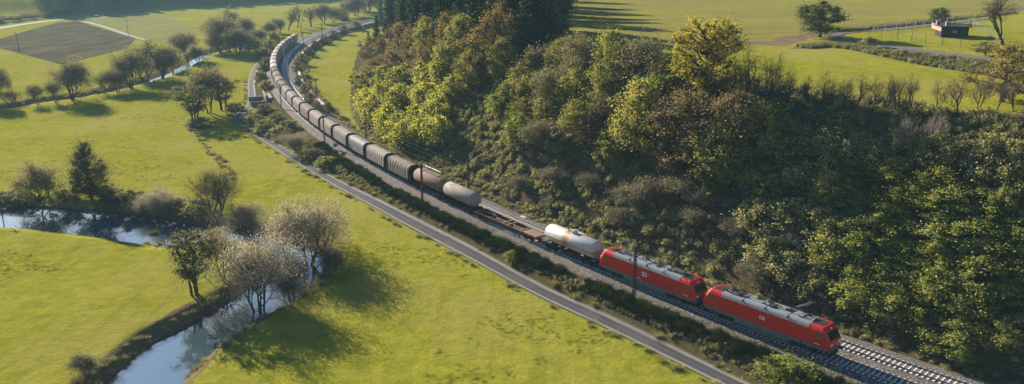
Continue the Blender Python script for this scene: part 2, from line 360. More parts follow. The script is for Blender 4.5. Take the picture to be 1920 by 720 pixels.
def mat_ground():
    m, nt, N, L, bs = newmat('meadow_ground'); p = geo_pos(nt)
    a = N.new('ShaderNodeAttribute'); a.attribute_name = 'cover'
    sp = N.new('ShaderNodeSeparateColor'); L.new(a.outputs['Color'], sp.inputs[0])
    n1 = noise(nt, .035, 5, .6, p); n2 = noise(nt, .45, 6, .7, p); n3 = noise(nt, 2.6, 5, .8, p)
    grass = ramp(nt, n2.outputs[0], [(.28, (.155, .162, .018)), (.5, (.225, .224, .023)), (.72, (.298, .282, .034))])
    grass = mix(nt, math_n(nt, 'MULTIPLY', smooth_n(nt, n1.outputs[0], .42, .66), .7), grass, (.275, .245, .06))
    grass = mix(nt, math_n(nt, 'MULTIPLY', smooth_n(nt, n3.outputs[0], .52, .72), .35), grass, (.085, .095, .014))
    bare = noise(nt, .13, 6, .75, p, .4); grass = mix(nt, math_n(nt, 'MULTIPLY', smooth_n(nt, bare.outputs[0], .62, .72), .45), grass, (.22, .18, .06))
    ms_ = N.new('ShaderNodeMapping'); ms_.inputs['Rotation'].default_value = (0, 0, R(52)); ms_.inputs['Scale'].default_value = (1, .09, 1); L.new(p, ms_.inputs[0])
    stv = noise(nt, .55, 5, .7, ms_.outputs[0]); grass = mix(nt, math_n(nt, 'MULTIPLY', smooth_n(nt, stv.outputs[0], .5, .7), .30), grass, (.12, .128, .012))
    n4 = noise(nt, 1.1, 6, .85, p, .6); grass = mix(nt, math_n(nt, 'MULTIPLY', smooth_n(nt, n4.outputs[0], .56, .68), .38), grass, (.09, .098, .012))
    n5 = noise(nt, .9, 5, .8, p, .3); grass = mix(nt, math_n(nt, 'MULTIPLY', smooth_n(nt, n5.outputs[0], .60, .72), .55), grass, (.30, .26, .035))
    soil = ramp(nt, n3.outputs[0], [(.3, (.045, .038, .018)), (.7, (.13, .105, .05))])
    dryc = ramp(nt, n3.outputs[0], [(.3, (.085, .065, .032)), (.7, (.24, .19, .095))])
    # crop rows on the plateau
    mp = N.new('ShaderNodeMapping'); mp.inputs['Rotation'].default_value = (0, 0, R(4)); mp.inputs['Scale'].default_value = (.03, 1, 1); L.new(p, mp.inputs[0])
    row = noise(nt, .32, 5, .75, mp.outputs[0]); rown = noise(nt, .06, 4, .6, p)
    crop = ramp(nt, math_n(nt, 'ADD', math_n(nt, 'MULTIPLY', row.outputs[0], .75), math_n(nt, 'MULTIPLY', rown.outputs[0], .25)), [(.40, (.17, .125, .06)), (.5, (.205, .185, .045)), (.60, (.215, .22, .03))])
    dirtc = ramp(nt, n2.outputs[0], [(.3, (.13, .09, .06)), (.7, (.22, .16, .11))])
    jit = math_n(nt, 'MULTIPLY', math_n(nt, 'SUBTRACT', n2.outputs[0], .5), .9)
    def th(v): return smooth_n(nt, math_n(nt, 'ADD', v, jit), .35, .65)
    col_ = mix(nt, th(sp.outputs['Blue']), grass, crop)
    col_ = mix(nt, th(a.outputs['Alpha']), col_, dirtc)
    col_ = mix(nt, th(sp.outputs['Green']), col_, dryc)
    col_ = mix(nt, th(sp.outputs['Red']), col_, soil)
    L.new(col_, bs.inputs['Base Color']); bs.inputs['Roughness'].default_value = 1.0; bs.inputs['Specular IOR Level'].default_value = 0.0
    hsum = math_n(nt, 'ADD', math_n(nt, 'MULTIPLY', n3.outputs[0], .5), math_n(nt, 'ADD', n2.outputs[0], math_n(nt, 'MULTIPLY', n4.outputs[0], .8)))
    bump(nt, hsum, .75, .35, bs)
    return m
M['ground'] = mat_ground()
ground = link('ground', np_mesh('ground', np.stack([P[:, 0], P[:, 1], Z], 1), Q, M['ground'], {'cover': ('FLOAT_COLOR', cover)}, True))
tag(ground, 'yellow green valley meadow rising to the wooded slope and plateau field', kind='structure')

# water
def mat_water():
    m, nt, N, L, bs = newmat('river_water'); bs.inputs['Base Color'].default_value = (.05, .085, .10, 1); bs.inputs['Roughness'].default_value = .05
    bs.inputs['Specular IOR Level'].default_value = 1.0; bs.inputs['IOR'].default_value = 2.4
    n = noise(nt, 1.6, 3, .5, geo_pos(nt)); bump(nt, n.outputs[0], .07, .04, bs); return m
M['water'] = mat_water()
def ribbon(line, w0, w1, z):
    """flat strip w0..w1 to the right of a polyline; z is a number or a function of (n,2)"""
    D = np.gradient(line, axis=0); D /= np.hypot(D[:, 0], D[:, 1])[:, None]; Nn = np.stack([D[:, 1], -D[:, 0]], 1)
    k = len(w0) if hasattr(w0, '__len__') else 0
    offs = w0 if k else [w0, w1]
    V = []; 
    for o in offs:
        q = line+Nn*o; V.append(np.c_[q, z(q) if callable(z) else np.full(len(q), z)])
    V = np.stack(V, 1); n, m_ = V.shape[:2]; I = np.arange(n*m_).reshape(n, m_)
    return V.reshape(-1, 3), np.stack([I[:-1, :-1], I[1:, :-1], I[1:, 1:], I[:-1, 1:]], -1).reshape(-1, 4)
for ln, w, lv in ((RIVER, RIV_W+3.2, -4.6), (UPRIV, UP_W+1.2, -4.5)):
    V, F = ribbon(ln, -w, w, lv); tag(link('river', np_mesh('river', V, F, M['water'])), kind='structure')

# roads
def mat_road():
    m, nt, N, L, bs = newmat('farm_road'); p = geo_pos(nt); a = N.new('ShaderNodeAttribute'); a.attribute_name = 'across'
    n = noise(nt, .6, 6, .7, p); n2 = noise(nt, 8, 3, .6, p)
    t = math_n(nt, 'ADD', math_n(nt, 'ABSOLUTE', a.outputs['Fac']), math_n(nt, 'MULTIPLY', math_n(nt, 'SUBTRACT', n.outputs[0], .5), .30))
    c = ramp(nt, t, [(0, (.075, .072, .072)), (.22, (.045, .044, .046)), (.50, (.055, .053, .054)), (.62, (.21, .2, .19)), (.78, (.25, .235, .225)), (.88, (.12, .11, .07)), (1, (.12, .12, .02))])
    pt = noise(nt, .16, 4, .6, p); c = mix(nt, math_n(nt, 'MULTIPLY', smooth_n(nt, pt.outputs[0], .5, .62), .25), c, (.13, .122, .11)); c = mix(nt, .18, c, ramp(nt, n2.outputs[0], [(.3, (.05, .05, .05)), (.7, (.17, .165, .16))]))
    L.new(c, bs.inputs['Base Color']); bs.inputs['Roughness'].default_value = .95; bs.inputs['Specular IOR Level'].default_value = .06; bump(nt, n2.outputs[0], .3, .02, bs); return m
M['road'] = mat_road()
def road(name, line, w, z, mat, mats_attr=True):
    offs = list(np.linspace(-w/2, w/2, 9)); V, F = ribbon(line, offs, None, z)
    ac = np.tile(np.linspace(-1, 1, 9), len(line)).astype(np.float32)
    o = link(name, np_mesh(name, V, F, mat, {'across': ('FLOAT', ac)}, True)); o['kind'] = 'structure'; return o
ROAD_PX = [(1560, 810), (1370, 716), (1150, 610), (1000, 540), (850, 460), (700, 380), (600, 325), (520, 275), (472, 243), (448, 222), (453, 211), (468, 200), (472, 182), (471, 160), (474, 142), (480, 127), (489, 114), (500, 96), (506, 80)]
ROAD = catmull([un(x, y, -2.9)[:2] for x, y in ROAD_PX], 8)
def road_z(q): return np.maximum(HF(q)+.06, -2.93)
def road_z2(q): return HF(q)+.10
tag(road('farm_road', ROAD, 2.9, lambda q: np.maximum(HF(q), -3.0)+.10, M['road']), 'grey farm road with pale edges running beside the railway')
M['pale_road'] = mat_plain('pale_road', (.13, .12, .112), .9, 0, .12, .2)
FR = catmull([un(x, y, -3)[:2] for x, y in [(-120, 76), (0, 53), (50, 45), (105, 38), (150, 34.5), (200, 28), (260, 21.5), (330, 16.5)]], 6)
road('country_road', FR, 7.0, lambda q: HF(q)+.12, M['pale_road'])
FR2 = catmull([un(x, y, -3)[:2] for x, y in [(148, 39), (165, 42), (200, 52), (240, 66), (275, 76)]], 6)
road('field_track', FR2, 3.2, lambda q: HF(q)+.13, M['pale_road'])
FR3 = catmull([un(x, y, -3)[:2] for x, y in [(150, 38), (175, 35), (205, 31.5)]], 6)
road('field_track', FR3, 3.4, lambda q: HF(q)+.16, M['pale_road'])
M['track'] = mat_plain('gravel_track', (.14, .122, .115), .95, 0, .2, .5)
HT = catmull([hit(x, y)[:2] for x, y in [(1860, 112), (1800, 104), (1740, 97), (1680, 89), (1625, 81), (1580, 74), (1563, 68), (1578, 62), (1620, 58), (1680, 54), (1740, 48), (1790, 43), (1850, 35)]], 8)
road('hut_track', HT, 3.6, lambda q: HF(q)+.10, M['track'])
def flat_patch(name, pts, mat, z=.05):
    """a field draped on the terrain: a fan of thin strips between two opposite edges"""
    pts = [np.array(p) for p in pts]; n = len(pts)//2; a = pts[:n]; b = pts[n:][::-1]
    def samp(L, t):
        L = np.array(L); s = np.r_[0, np.cumsum(np.hypot(*np.diff(L, axis=0).T))]; s /= s[-1]
        return np.stack([np.interp(t, s, L[:, 0]), np.interp(t, s, L[:, 1])], 1)
    t = np.linspace(0, 1, 60); A = samp(a, t); B = samp(b, t); u = np.linspace(0, 1, 30)
    G = A[:, None]*(1-u[None, :, None])+B[:, None]*u[None, :, None]; G = G.reshape(-1, 2)
    V = np.c_[G, HF(G)+z]; I = np.arange(60*30).reshape(60, 30)
    o = link(name, np_mesh(name, V, np.stack([I[:-1, :-1], I[1:, :-1], I[1:, 1:], I[:-1, 1:]], -1).reshape(-1, 4), mat, None, True)); o['kind'] = 'structure'; return o
def mat_rows(name, a, b, ang, sc):
    m, nt, N, L, bs = newmat(name); p = geo_pos(nt); mp = N.new('ShaderNodeMapping'); mp.inputs['Rotation'].default_value = (0, 0, R(ang)); mp.inputs['Scale'].default_value = (1, .03, 1); L.new(p, mp.inputs[0])
    r = noise(nt, sc, 4, .7, mp.outputs[0]); n = noise(nt, .05, 4, .6, p)
    f = math_n(nt, 'ADD', math_n(nt, 'MULTIPLY', r.outputs[0], .7), math_n(nt, 'MULTIPLY', n.outputs[0], .3))
    L.new(ramp(nt, f, [(.4, a), (.6, b)]), bs.inputs['Base Color']); bs.inputs['Roughness'].default_value = 1.0; bs.inputs['Specular IOR Level'].default_value = 0.0; return m
P3 = lambda L: [un(x, y, -3)[:2] for x, y in L]
flat_patch('ploughed_field', P3([(-80, 92), (0, 73), (60, 55), (110, 42), (145, 39.5), (255, 73), (235, 92), (115, 121), (0, 90), (-80, 99)]), mat_rows('ploughed_soil', (.055, .05, .03), (.135, .115, .07), -55, .35), .07)
flat_patch('stubble_field', P3([(165, 40), (230, 27), (270, 24), (300, 26), (375, 55), (350, 75), (310, 82), (262, 72)]), mat_rows('stubble', (.17, .17, .055), (.23, .215, .07), 40, .3), .07)

# ------------------------------------------------------------------ vegetation prototypes
def tubes(P0, P1, r0, r1, n):
    P0 = np.asarray(P0, float); P1 = np.asarray(P1, float); r0 = np.asarray(r0); r1 = np.asarray(r1)
    d = P1-P0; d /= np.linalg.norm(d, axis=1)[:, None]+1e-9
    ref = np.where(np.abs(d[:, 2:3]) < .9, np.array([[0, 0, 1.]]), np.array([[1., 0, 0]]))
    u = np.cross(d, ref); u /= np.linalg.norm(u, axis=1)[:, None]; w = np.cross(d, u)
    a = np.arange(n)*2*np.pi/n; ring = u[:, None]*np.cos(a)[None, :, None]+w[:, None]*np.sin(a)[None, :, None]
    V = np.concatenate([P0[:, None]+ring*r0[:, None, None], P1[:, None]+ring*r1[:, None, None]], 1).reshape(-1, 3)
    b = (np.arange(len(P0))*2*n)[:, None]; i = np.arange(n)[None]; j = (i+1) % n
    F = np.stack([b+i, b+j, b+n+j, b+n+i], -1).reshape(-1, 4); return V, F
def leaves(C, Nrm, size, rng, tint, aspect=1.0):
    n = len(C); Nrm = Nrm/(np.linalg.norm(Nrm, axis=1)[:, None]+1e-9)
    t = rng.normal(size=(n, 3)); u = np.cross(Nrm, t); u /= np.linalg.norm(u, axis=1)[:, None]+1e-9; w = np.cross(Nrm, u)
    su = (size*(.7+.6*rng.rand(n)))[:, None]; sv = su*aspect*(.5+.35*rng.rand(n))[:, None]
    bend = Nrm*su*.18
    V = np.stack([C-u*su, C-w*sv+bend, C+u*su, C+w*sv+bend], 1).reshape(-1, 3)
    return V, np.arange(n*4).reshape(n, 4), np.repeat(tint, 4)
def joinq(parts):
    V = []; F = []; T = []; b = 0
    for p in parts:
        V.append(p[0]); F.append(p[1]+b); b += len(p[0]); T.append(p[2] if len(p) > 2 else np.full(len(p[0]), .5))
    return np.concatenate(V), np.concatenate(F), np.concatenate(T)
def bez(a, b, c, n):
    t = np.linspace(0, 1, n+1)[:, None]; return (1-t)**2*a+2*(1-t)*t*b+t*t*c
class Proto:
    def __init__(s, trunk, crown, W, Hh): s.trunk = trunk; s.crown = crown; s.W = W; s.H = Hh
def leafy(name, seed, Hh, W, leafmat, bark, base=.25, ncl=60, per=110, ls=.26, shape='round', stems=1, lean=0., rc=.15, low=.85):
    rng = np.random.RandomState(seed); C = []; cr = []
    lob = rng.rand(5)*6.28; lam = rng.rand(5)*.16
    while len(C) < ncl:
        u = rng.rand(); th = rng.rand()*6.28
        if shape == 'round': env = max(0, 1-abs(2*u-low)**2.2/(1+abs(1-low)))**.5
        elif shape == 'cone': env = (1-u)**.6*.95+.05
        elif shape == 'vase': env = .35+.65*math.sin(min(1, u*1.25)*1.57) if u < .85 else .95*((1-u)/.15)**.5
        else: env = math.sqrt(max(0, 1-u*u))
        env *= 1+sum(lam[k]*math.sin((k+1)*th+lob[k]+3*u) for k in range(5))
        rr = env*rng.rand()**.38
        if rng.rand() > .25+.75*env: continue
        C.append((rr*W/2*math.cos(th)*.9, rr*W/2*math.sin(th)*.9, Hh*(base+(1-base)*u*.95))); cr.append(W*rc*(.5+1.0*rng.rand()))
    C = np.array(C); cr = np.array(cr); LC = []; LN = []; T = []
    for i in range(ncl):
        k = int(per*(.6+.8*rng.rand())); d = rng.normal(size=(k, 3)); d /= np.linalg.norm(d, axis=1)[:, None]
        r = cr[i]*np.abs(rng.randn(k))*.68; an = .6+.8*rng.rand(3); p = C[i]+d*r[:, None]*an*np.array([1, 1, .75]); LC.append(p)
        LN.append(d*.6+np.array([0, 0, .55])+rng.normal(size=(k, 3))*.55)
        T.append(np.clip(.45+.18*rng.randn()+.16*rng.randn(k), 0, 1))
    LC = np.concatenate(LC); LN = np.concatenate(LN); T = np.concatenate(T); LC[:, 2] = np.maximum(LC[:, 2], .15)
    V, F, T = leaves(LC, LN, ls, rng, T)
    crown = np_mesh(name+'_crown', V, F, leafmat, {'tint': ('FLOAT', T.astype(np.float32))})
    # limbs
    P0 = []; P1 = []; r0 = []; r1 = []
    tr = .022*Hh+.02*W*.5
    def path(pts, ra, rb):
        n = len(pts)-1
        for k in range(n):
            P0.append(pts[k]); P1.append(pts[k+1]); r0.append(ra+(rb-ra)*k/n); r1.append(ra+(rb-ra)*(k+1)/n)
    top = np.array([rng.randn()*.03*W, rng.randn()*.03*W, Hh*(.9 if shape == 'cone' else .72)])
    tops = []
    for q in range(stems):
        off = np.array([0, 0, 0.]) if stems == 1 else np.array([math.cos(q*6.28/stems), math.sin(q*6.28/stems), 0])*.06*W
        tp = top+off*(3.5 if stems > 1 else 0); b0 = off+np.array([0, 0, -.4])
        pts = bez(b0, b0+np.array([rng.randn()*.03*W, rng.randn()*.03*W, Hh*.35]), tp, 7); path(pts, tr/(1+.35*(stems-1)), tr*.2); tops.append(pts)
    for i in range(ncl):
        pts = tops[rng.randint(stems)]; zc = C[i][2]; hz = max(Hh*.12, min(zc-.25*W*rng.rand()-.1*Hh, Hh*.7))
        k = int(np.clip(np.searchsorted(pts[:, 2], hz), 1, len(pts)-1)); s0 = pts[k]
        mid = (s0+C[i])/2+np.array([0, 0, -.06*W if shape == 'cone' else .05*W*rng.rand()])+rng.normal(size=3)*.03*W
        path(bez(s0, mid, C[i], 4), tr*.28, .02)
        for q in range(5):
            e = C[i]+rng.normal(size=3)*cr[i]*.6; m = (C[i]+e)/2+rng.normal(size=3)*.1; path(bez((s0*.3+C[i]*.7), m, e, 2), .03, .010)
    V, F = tubes(P0, P1, r0, r1, 5); trunk = np_mesh(name+'_trunk', V, F, bark, None, True)
    return Proto(trunk, crown, W, Hh)
def bare(name, seed, Hh, W, bark, twigmat, stems=1, droop=0., trunk_frac=.22, leafmat=None, nleaf=0, ls=.12, up=.22, fine=4, base_clear=0.):
    rng = np.random.RandomState(seed); big = []; tw = []; tips = []
    def br(p, d, L, r, lev):
        nseg = 4 if lev < 2 else 3 if lev < 4 else 2
        pts = [p]; dirs = [d]
        for k in range(nseg):
            d = d+rng.normal(size=3)*(.13+.04*lev)+np.array([0, 0, up*(1 if lev < 3 else .5)-droop*(lev >= 3)])*.5
            d = d/np.linalg.norm(d); q = p+d*L/nseg
            ra = r*(1-.55*k/nseg); rb = r*(1-.55*(k+1)/nseg)
            (big if lev < 3 else tw).append((p, q, ra, rb)); p = q; pts.append(p); dirs.append(d)
        if lev >= 5: tips.append((p, d)); return
        nch = (5, 4, 4, fine, 3)[lev]
        for k in range(nch):
            t = (.35+.65*(k+1)/nch) if lev else (trunk_frac+(1-trunk_frac)*(k+1)/nch)
            f = t*nseg; i = min(int(f), nseg-1); q = pts[i]+(pts[i+1]-pts[i])*(f-i); dd = dirs[i+1]
            ax = np.cross(dd, rng.normal(size=3)); ax /= np.linalg.norm(ax)+1e-9
            an = (.55+.35*rng.rand()) if lev else (.45+.4*rng.rand())
            nd = dd*math.cos(an)+ax*math.sin(an); br(q, nd, L*(.62+.18*rng.rand())*(1 if lev else .85), max(r*.52, .008), lev+1)
    for q in range(stems):
        a = q*6.28/stems+rng.rand(); sp = 0 if stems == 1 else .28+.2*rng.rand()
        d = np.array([math.cos(a)*sp, math.sin(a)*sp, 1.]); br(np.array([math.cos(a), math.sin(a), 0])*(.02*W if stems > 1 else 0)+np.array([0, 0, -.4]), d/np.linalg.norm(d), Hh*.42, .024*Hh/(1+.2*(stems-1)), 0)
    allp = np.array([q[1] for q in big+tw]); sz = Hh/allp[:, 2].max(); rad = np.percentile(np.hypot(allp[:, 0], allp[:, 1]), 97); sx = (W/2)/rad
    Sc = np.array([sx, sx, sz])
    def mk(L, n):
        V, F = tubes(np.array([a[0] for a in L])*Sc, np.array([a[1] for a in L])*Sc, np.array([a[2] for a in L]), np.array([a[3] for a in L]), n); return V, F
    V, F = mk(big, 5); trunk = np_mesh(name+'_trunk', V, F, bark, None, True)
    V, F = mk(tw, 3); crown_parts = (V, F)
    me = np_mesh(name+'_crown', V, F, twigmat)
    if leafmat and nleaf:
        tp = np.array([t[0] for t in tips])*Sc; td = np.array([t[1] for t in tips]); idx = rng.randint(len(tp), size=nleaf)
        C = tp[idx]+rng.normal(size=(nleaf, 3))*.32*W/9; N_ = rng.normal(size=(nleaf, 3))+np.array([0, 0, .4])
        V2, F2, T2 = leaves(C, N_, ls, rng, np.clip(.5+.25*rng.randn(nleaf), 0, 1), 1.0)
        VV, FF, TT = joinq([(V, F), (V2, F2, T2)])
        me = np_mesh(name+'_crown', VV, FF, twigmat, {'tint': ('FLOAT', TT.astype(np.float32))}); me.materials.append(leafmat)
        mi = np.zeros(len(FF), np.int32); mi[len(F):] = 1; me.polygons.foreach_set('material_index', mi)
    return Proto(trunk, me, W, Hh)
def conifer(name, seed, Hh, W):
    rng = np.random.RandomState(seed); C = []; N_ = []; T = []; P0 = [np.array([0, 0, -.4])]; P1 = [np.array([0, 0, Hh])]; r0 = [.02*Hh]; r1 = [.01]
    nt_ = 24
    for k in range(nt_):
        z = Hh*(.08+.9*k/nt_); rad = W/2*(1-(z/Hh))**.8*(.85+.3*rng.rand())+.15; nb = 11
        for b in range(nb):
            a = rng.rand()*6.28; L = rad*(.75+.4*rng.rand()); e = np.array([math.cos(a)*L, math.sin(a)*L, z-L*.28+rng.randn()*.15]); s0 = np.array([0, 0, z])
            P0.append(s0); P1.append(e); r0.append(.05); r1.append(.012)
            m = max(4, int(L*9)); t = rng.rand(m)**.7; p = s0+(e-s0)*t[:, None]+rng.normal(size=(m, 3))*np.array([.22, .22, .12]); p[:, 2] -= .1
            C.append(p); N_.append(np.array([0, 0, 1])+rng.normal(size=(m, 3))*.5); T.append(np.clip(.4+.25*rng.randn(m)+.2*(t-.5), 0, 1))
    V, F, T = leaves(np.concatenate(C), np.concatenate(N_), .36, rng, np.concatenate(T), .8)
    cr = np_mesh(name+'_crown', V, F, M['conifer'], {'tint': ('FLOAT', T.astype(np.float32))}); V, F = tubes(P0, P1, np.array(r0), np.array(r1), 5)
    return Proto(np_mesh(name+'_trunk', V, F, M['bark']), cr, W, Hh)
PR = {}
PR['olive'] = [leafy('olive_tree', 1+i, 12, 9.5, M['olive'], M['bark'], .18, 76, 155, .155) for i in range(3)]
PR['robinia'] = [leafy('robinia', 11+i, 7.5, 6, M['robinia'], M['bark'], .08, 60, 110, .17, rc=.16) for i in range(2)]
PR['green'] = [leafy('green_tree', 21+i, 7.5, 6.5, M['green'], M['bark'], .05, 70, 150, .14, rc=.13) for i in range(3)]
PR['yellow'] = [leafy('maple', 31, 17, 12.5, M['yellow'], M['bark'], .24, 120, 80, .20, rc=.105, low=1.08)]
PR['brown'] = [leafy('brown_tree', 41+i, 12, 9, M['brown'], M['bark'], .2, 64, 150, .135) for i in range(2)]
PR['orange'] = [leafy('orange_tree', 51+i, 13, 9, M['orange'], M['bark'], .2, 66, 150, .15) for i in range(2)]
PR['conifer'] = [conifer('spruce', 61+i, 22, 7.5) for i in range(2)]
PR['bare'] = [bare('bare_tree', 71+i, 10, 8, M['bark'], M['twig'], 1+(i == 1)) for i in range(3)]
PR['bare_multi'] = [bare('multi_stem_tree', 81+i, 9, 9, M['bark_grey'], M['twig'], 4, trunk_frac=.3) for i in range(2)]
PR['willow'] = [bare('willow', 91+i, 9, 9, M['bark'], M['twig_pale'], 3+i, fine=5, leafmat=M['silver'], nleaf=24000, ls=.055) for i in range(2)]
PR['riverside'] = [bare('riverside_tree', 96+i, 11, 10, M['bark'], M['twig'], 2+i, leafmat=M['dull'], nleaf=6500, ls=.15, trunk_frac=.15) for i in range(3)]
PR['pale'] = [bare('pale_birch', 101, 8, 5, M['bark_pale'], M['twig_pale'], 1)]
PR['alder'] = [leafy('alder', 111, 12.5, 9, M['alder'], M['bark'], .10, 120, 150, .13, 'cone', rc=.15), leafy('alder_thin', 112, 12, 7, M['alder'], M['bark'], .3, 70, 110, .13, 'vase', stems=3, rc=.15)]
PR['hawthorn'] = [leafy('hawthorn', 121, 9, 9, mat_leaf('hawthorn_leaf', (.03, .04, .014), (.10, .11, .035), .25), M['bark'], .16, 75, 130, .16)]
PR['shrub'] = [leafy('shrub', 131+i, 4, 5, M[('bramble', 'dull')[i]], M['bark_grey'], .02, 50, 120, .12, 'dome', rc=.15) for i in range(2)]
PR['twig_shrub'] = [bare('twig_shrub', 141+i, 4, 5, M['twig_pale'], M['twig_pale'], 6, trunk_frac=.15, leafmat=M['dull'], nleaf=2500, ls=.09) for i in range(2)]

# ------------------------------------------------------------------ railway
M['ballast'] = None
def mat_ballast():
    m, nt, N, L, bs = newmat('ballast_stone'); p = geo_pos(nt)
    v = N.new('ShaderNodeTexVoronoi'); v.inputs['Scale'].default_value = 7; L.new(p, v.inputs['Vector']); n = noise(nt, .5, 5, .65, p); n2 = noise(nt, 22, 3, .7, p)
    sp = N.new('ShaderNodeSeparateColor'); L.new(v.outputs['Color'], sp.inputs[0])
    c = ramp(nt, sp.outputs[0], [(.0, (.04, .036, .033)), (.5, (.12, .108, .10)), (1, (.29, .27, .25))])
    c = mix(nt, smooth_n(nt, n.outputs[0], .4, .75), c, (.16, .12, .095)); L.new(c, bs.inputs['Base Color']); bs.inputs['Roughness'].default_value = .95; bs.inputs['Specular IOR Level'].default_value = .08
    bump(nt, math_n(nt, 'ADD', v.outputs['Distance'], math_n(nt, 'MULTIPLY', n2.outputs[0], .3)), 1.0, .12, bs); return m
M['ballast'] = mat_ballast()
S0, S1 = 18.0, float(RS[-1])-40
st_fine = np.r_[np.arange(S0, 330, 2.0), np.arange(330, S1, 6.0)]
def sweep(offz, stations):
    V = []
    for o, z in offz:
        x, y, tx, ty = rail_at(stations, o); V.append(np.stack([x, y, np.full(len(stations), z)], 1))
    V = np.stack(V, 1); n, m_ = V.shape[:2]; I = np.arange(n*m_).reshape(n, m_)
    return V.reshape(-1, 3), np.stack([I[:-1, :-1], I[1:, :-1], I[1:, 1:], I[:-1, 1:]], -1).reshape(-1, 4)
V, F = sweep([(-3.5, -1.05), (-2.7, -.72), (-1.75, -.215), (0, -.235), (1.75, -.215), (2.1, -.25), (2.4, -.23), (4.2, -.235), (5.95, -.215), (6.9, -.62), (8.2, -.80), (8.8, -1.1)], st_fine)
bal = link('ballast_bed', np_mesh('ballast_bed', V, F, M['ballast'], None, True)); bal['kind'] = 'structure'
# sleeper
rng = np.random.RandomState(5)
sm = MB()
prof = [(-1.30, -.165), (-.85, -.165), (-.45, -.20), (.45, -.20), (.85, -.165), (1.30, -.165)]
sm.loft([[(-.13, y, -.38), (.13, y, -.38), (.10, y, z), (-.10, y, z)] for y, z in prof]); SLEEP = sm.mesh('sleeper', M['sleeper'])
TR_OFF = (0.0, 4.2)
for ti, off in enumerate(TR_OFF):
    t = empty('railway_track', (0, 0, 0)); t['kind'] = 'structure'
    tag(t, ('railway track carrying the freight train', 'empty railway track on the hill side of the train')[ti])
    for g in (-.755, .755):
        w = .036
        V, F = sweep([(off+g-.07, -.165), (off+g-w, -.04), (off+g-w, -.004), (off+g+w, -.004), (off+g+w, -.04), (off+g+.07, -.165)], st_fine)
        me = np_mesh('rail', V, F, M['rail']); me.materials.append(M['rail_top'])
        mi = np.tile(np.array([0, 1, 1, 1, 0], np.int32), len(st_fine)-1); me.polygons.foreach_set('material_index', mi); link('rail', me, t)
    ss = np.arange(S0+2, S1-5, .62)
    s_vis0 = station(un(1900, 760, 0)[0], un(1900, 760, 0)[1])-4
    near = ss[(ss > s_vis0)][:300]; rest = ss[(ss < s_vis0) | (ss > near[-1]+.1)]
    for s in near:
        x, y, tx, ty = rail_at(s, off); o = link('sleeper', SLEEP, t); o.location = (x, y, rng.randn()*.006); o.rotation_euler = (0, 0, math.atan2(ty, tx)+rng.randn()*.01)
    rest = rest[(rest > 20) & (rest < 640)]
    x, y, tx, ty = rail_at(rest, off); base = np.array([(-.13, -1.3), (.13, -1.3), (.13, 1.3), (-.13, 1.3)])
    V = []
    for a, b in base: V.append(np.stack([x+tx*a+ty*b, y+ty*a-tx*b, np.full(len(x), -.165)], 1))
    top = np.stack(V, 1); bot = top-np.array([0, 0, .12]); VV = np.concatenate([top, bot], 1).reshape(-1, 3); b0 = (np.arange(len(x))*8)[:, None]
    FF = np.concatenate([b0+np.array([q]) for q in ([0, 1, 2, 3], [0, 4, 5, 1], [2, 6, 7, 3], [1, 5, 6, 2], [3, 7, 4, 0])])
    o = link('sleeper_row', np_mesh('sleeper_row', VV, FF, M['sleeper']), t); o['kind'] = 'stuff'
# cable duct on the inner side of the curve
for a, b in ((198, 292), (330, 470), (490, 560)):
    V, F = sweep([(9.3, -1.2), (9.35, -.45), (10.4, -.45), (10.45, -1.2)], np.arange(S_FRONT+a, S_FRONT+b, 4.0))
    o = link('cable_duct', np_mesh('cable_duct', V, F, M['duct'])); o['kind'] = 'structure'

# ---- rolling stock: local x forward (towards the camera end), z = 0 at rail top
def wheel_mesh():
    m = MB(); m.tube((0, -.068, 0), (0, .068, 0), .46, n=16); m.tube((0, -.085, 0), (0, -.055, 0), .50, n=16); m.tube((0, .05, 0), (0, .10, 0), .18, n=10); return m.mesh('wheel', M['bogie'])
WHEEL = wheel_mesh()
def bogie_mesh(wb):
    m = MB()
    for s in (-1, 1):
        y = s*1.02
        m.box(-wb/2-.45, wb/2+.45, y-.09, y+.09, .48, .70); m.box(-.5, .5, y-.12, y+.12, .35, .85)
        for a in (-wb/2, wb/2): m.box(a-.22, a+.22, y-.15, y+.15, .32, .66)
    m.box(-.3, .3, -1.0, 1.0, .55, .95); m.box(-wb/2-.4, -wb/2-.3, -1, 1, .5, .65); m.box(wb/2+.3, wb/2+.4, -1, 1, .5, .65)
    for a in (-wb/2, wb/2): m.tube((a, -.8, .46), (a, .8, .46), .08, n=8)
    return m.mesh('bogie', M['bogie'])
BOG18 = bogie_mesh(1.8); BOG26 = bogie_mesh(2.6)
def add_bogies(root, xs, wb, me):
    for x in xs:
        b = link('bogie', me, root); b.location = (x, 0, 0)
        for a in (-wb/2, wb/2):
            for s in (-1, 1):
                w = link('wheel', WHEEL, b); w.location = (a, s*.755, .46)
BUF = MB().tube((0, 0, 0), (.42, 0, 0), .11, n=10).tube((.42, 0, 0), (.50, 0, 0), .23, n=12).mesh('buffer', M['bogie'])
def add_buffers(root, xe):
    for e in (-1, 1):
        for s in (-1, 1):
            b = link('buffer', BUF, root); b.location = (e*xe, s*.875, 1.05); b.rotation_euler = (0, 0, 0 if e > 0 else math.pi)
def text_mesh(txt, size, mat, depth=.004):
    cu = bpy.data.curves.new('lettering', 'FONT'); cu.body = txt; cu.size = size; cu.extrude = depth; cu.align_x = 'CENTER'; cu.align_y = 'CENTER'; cu.offset = size*.02
    o = bpy.data.objects.new('lettering', cu); col.objects.link(o); dg = bpy.context.evaluated_depsgraph_get()
    me = bpy.data.meshes.new_from_object(o.evaluated_get(dg)); bpy.data.objects.remove(o); me.materials.clear(); me.materials.append(mat); return me
T_RED = text_mesh('DB', .54, M['red']); T_WHITE = text_mesh('DB', .62, M['white'])
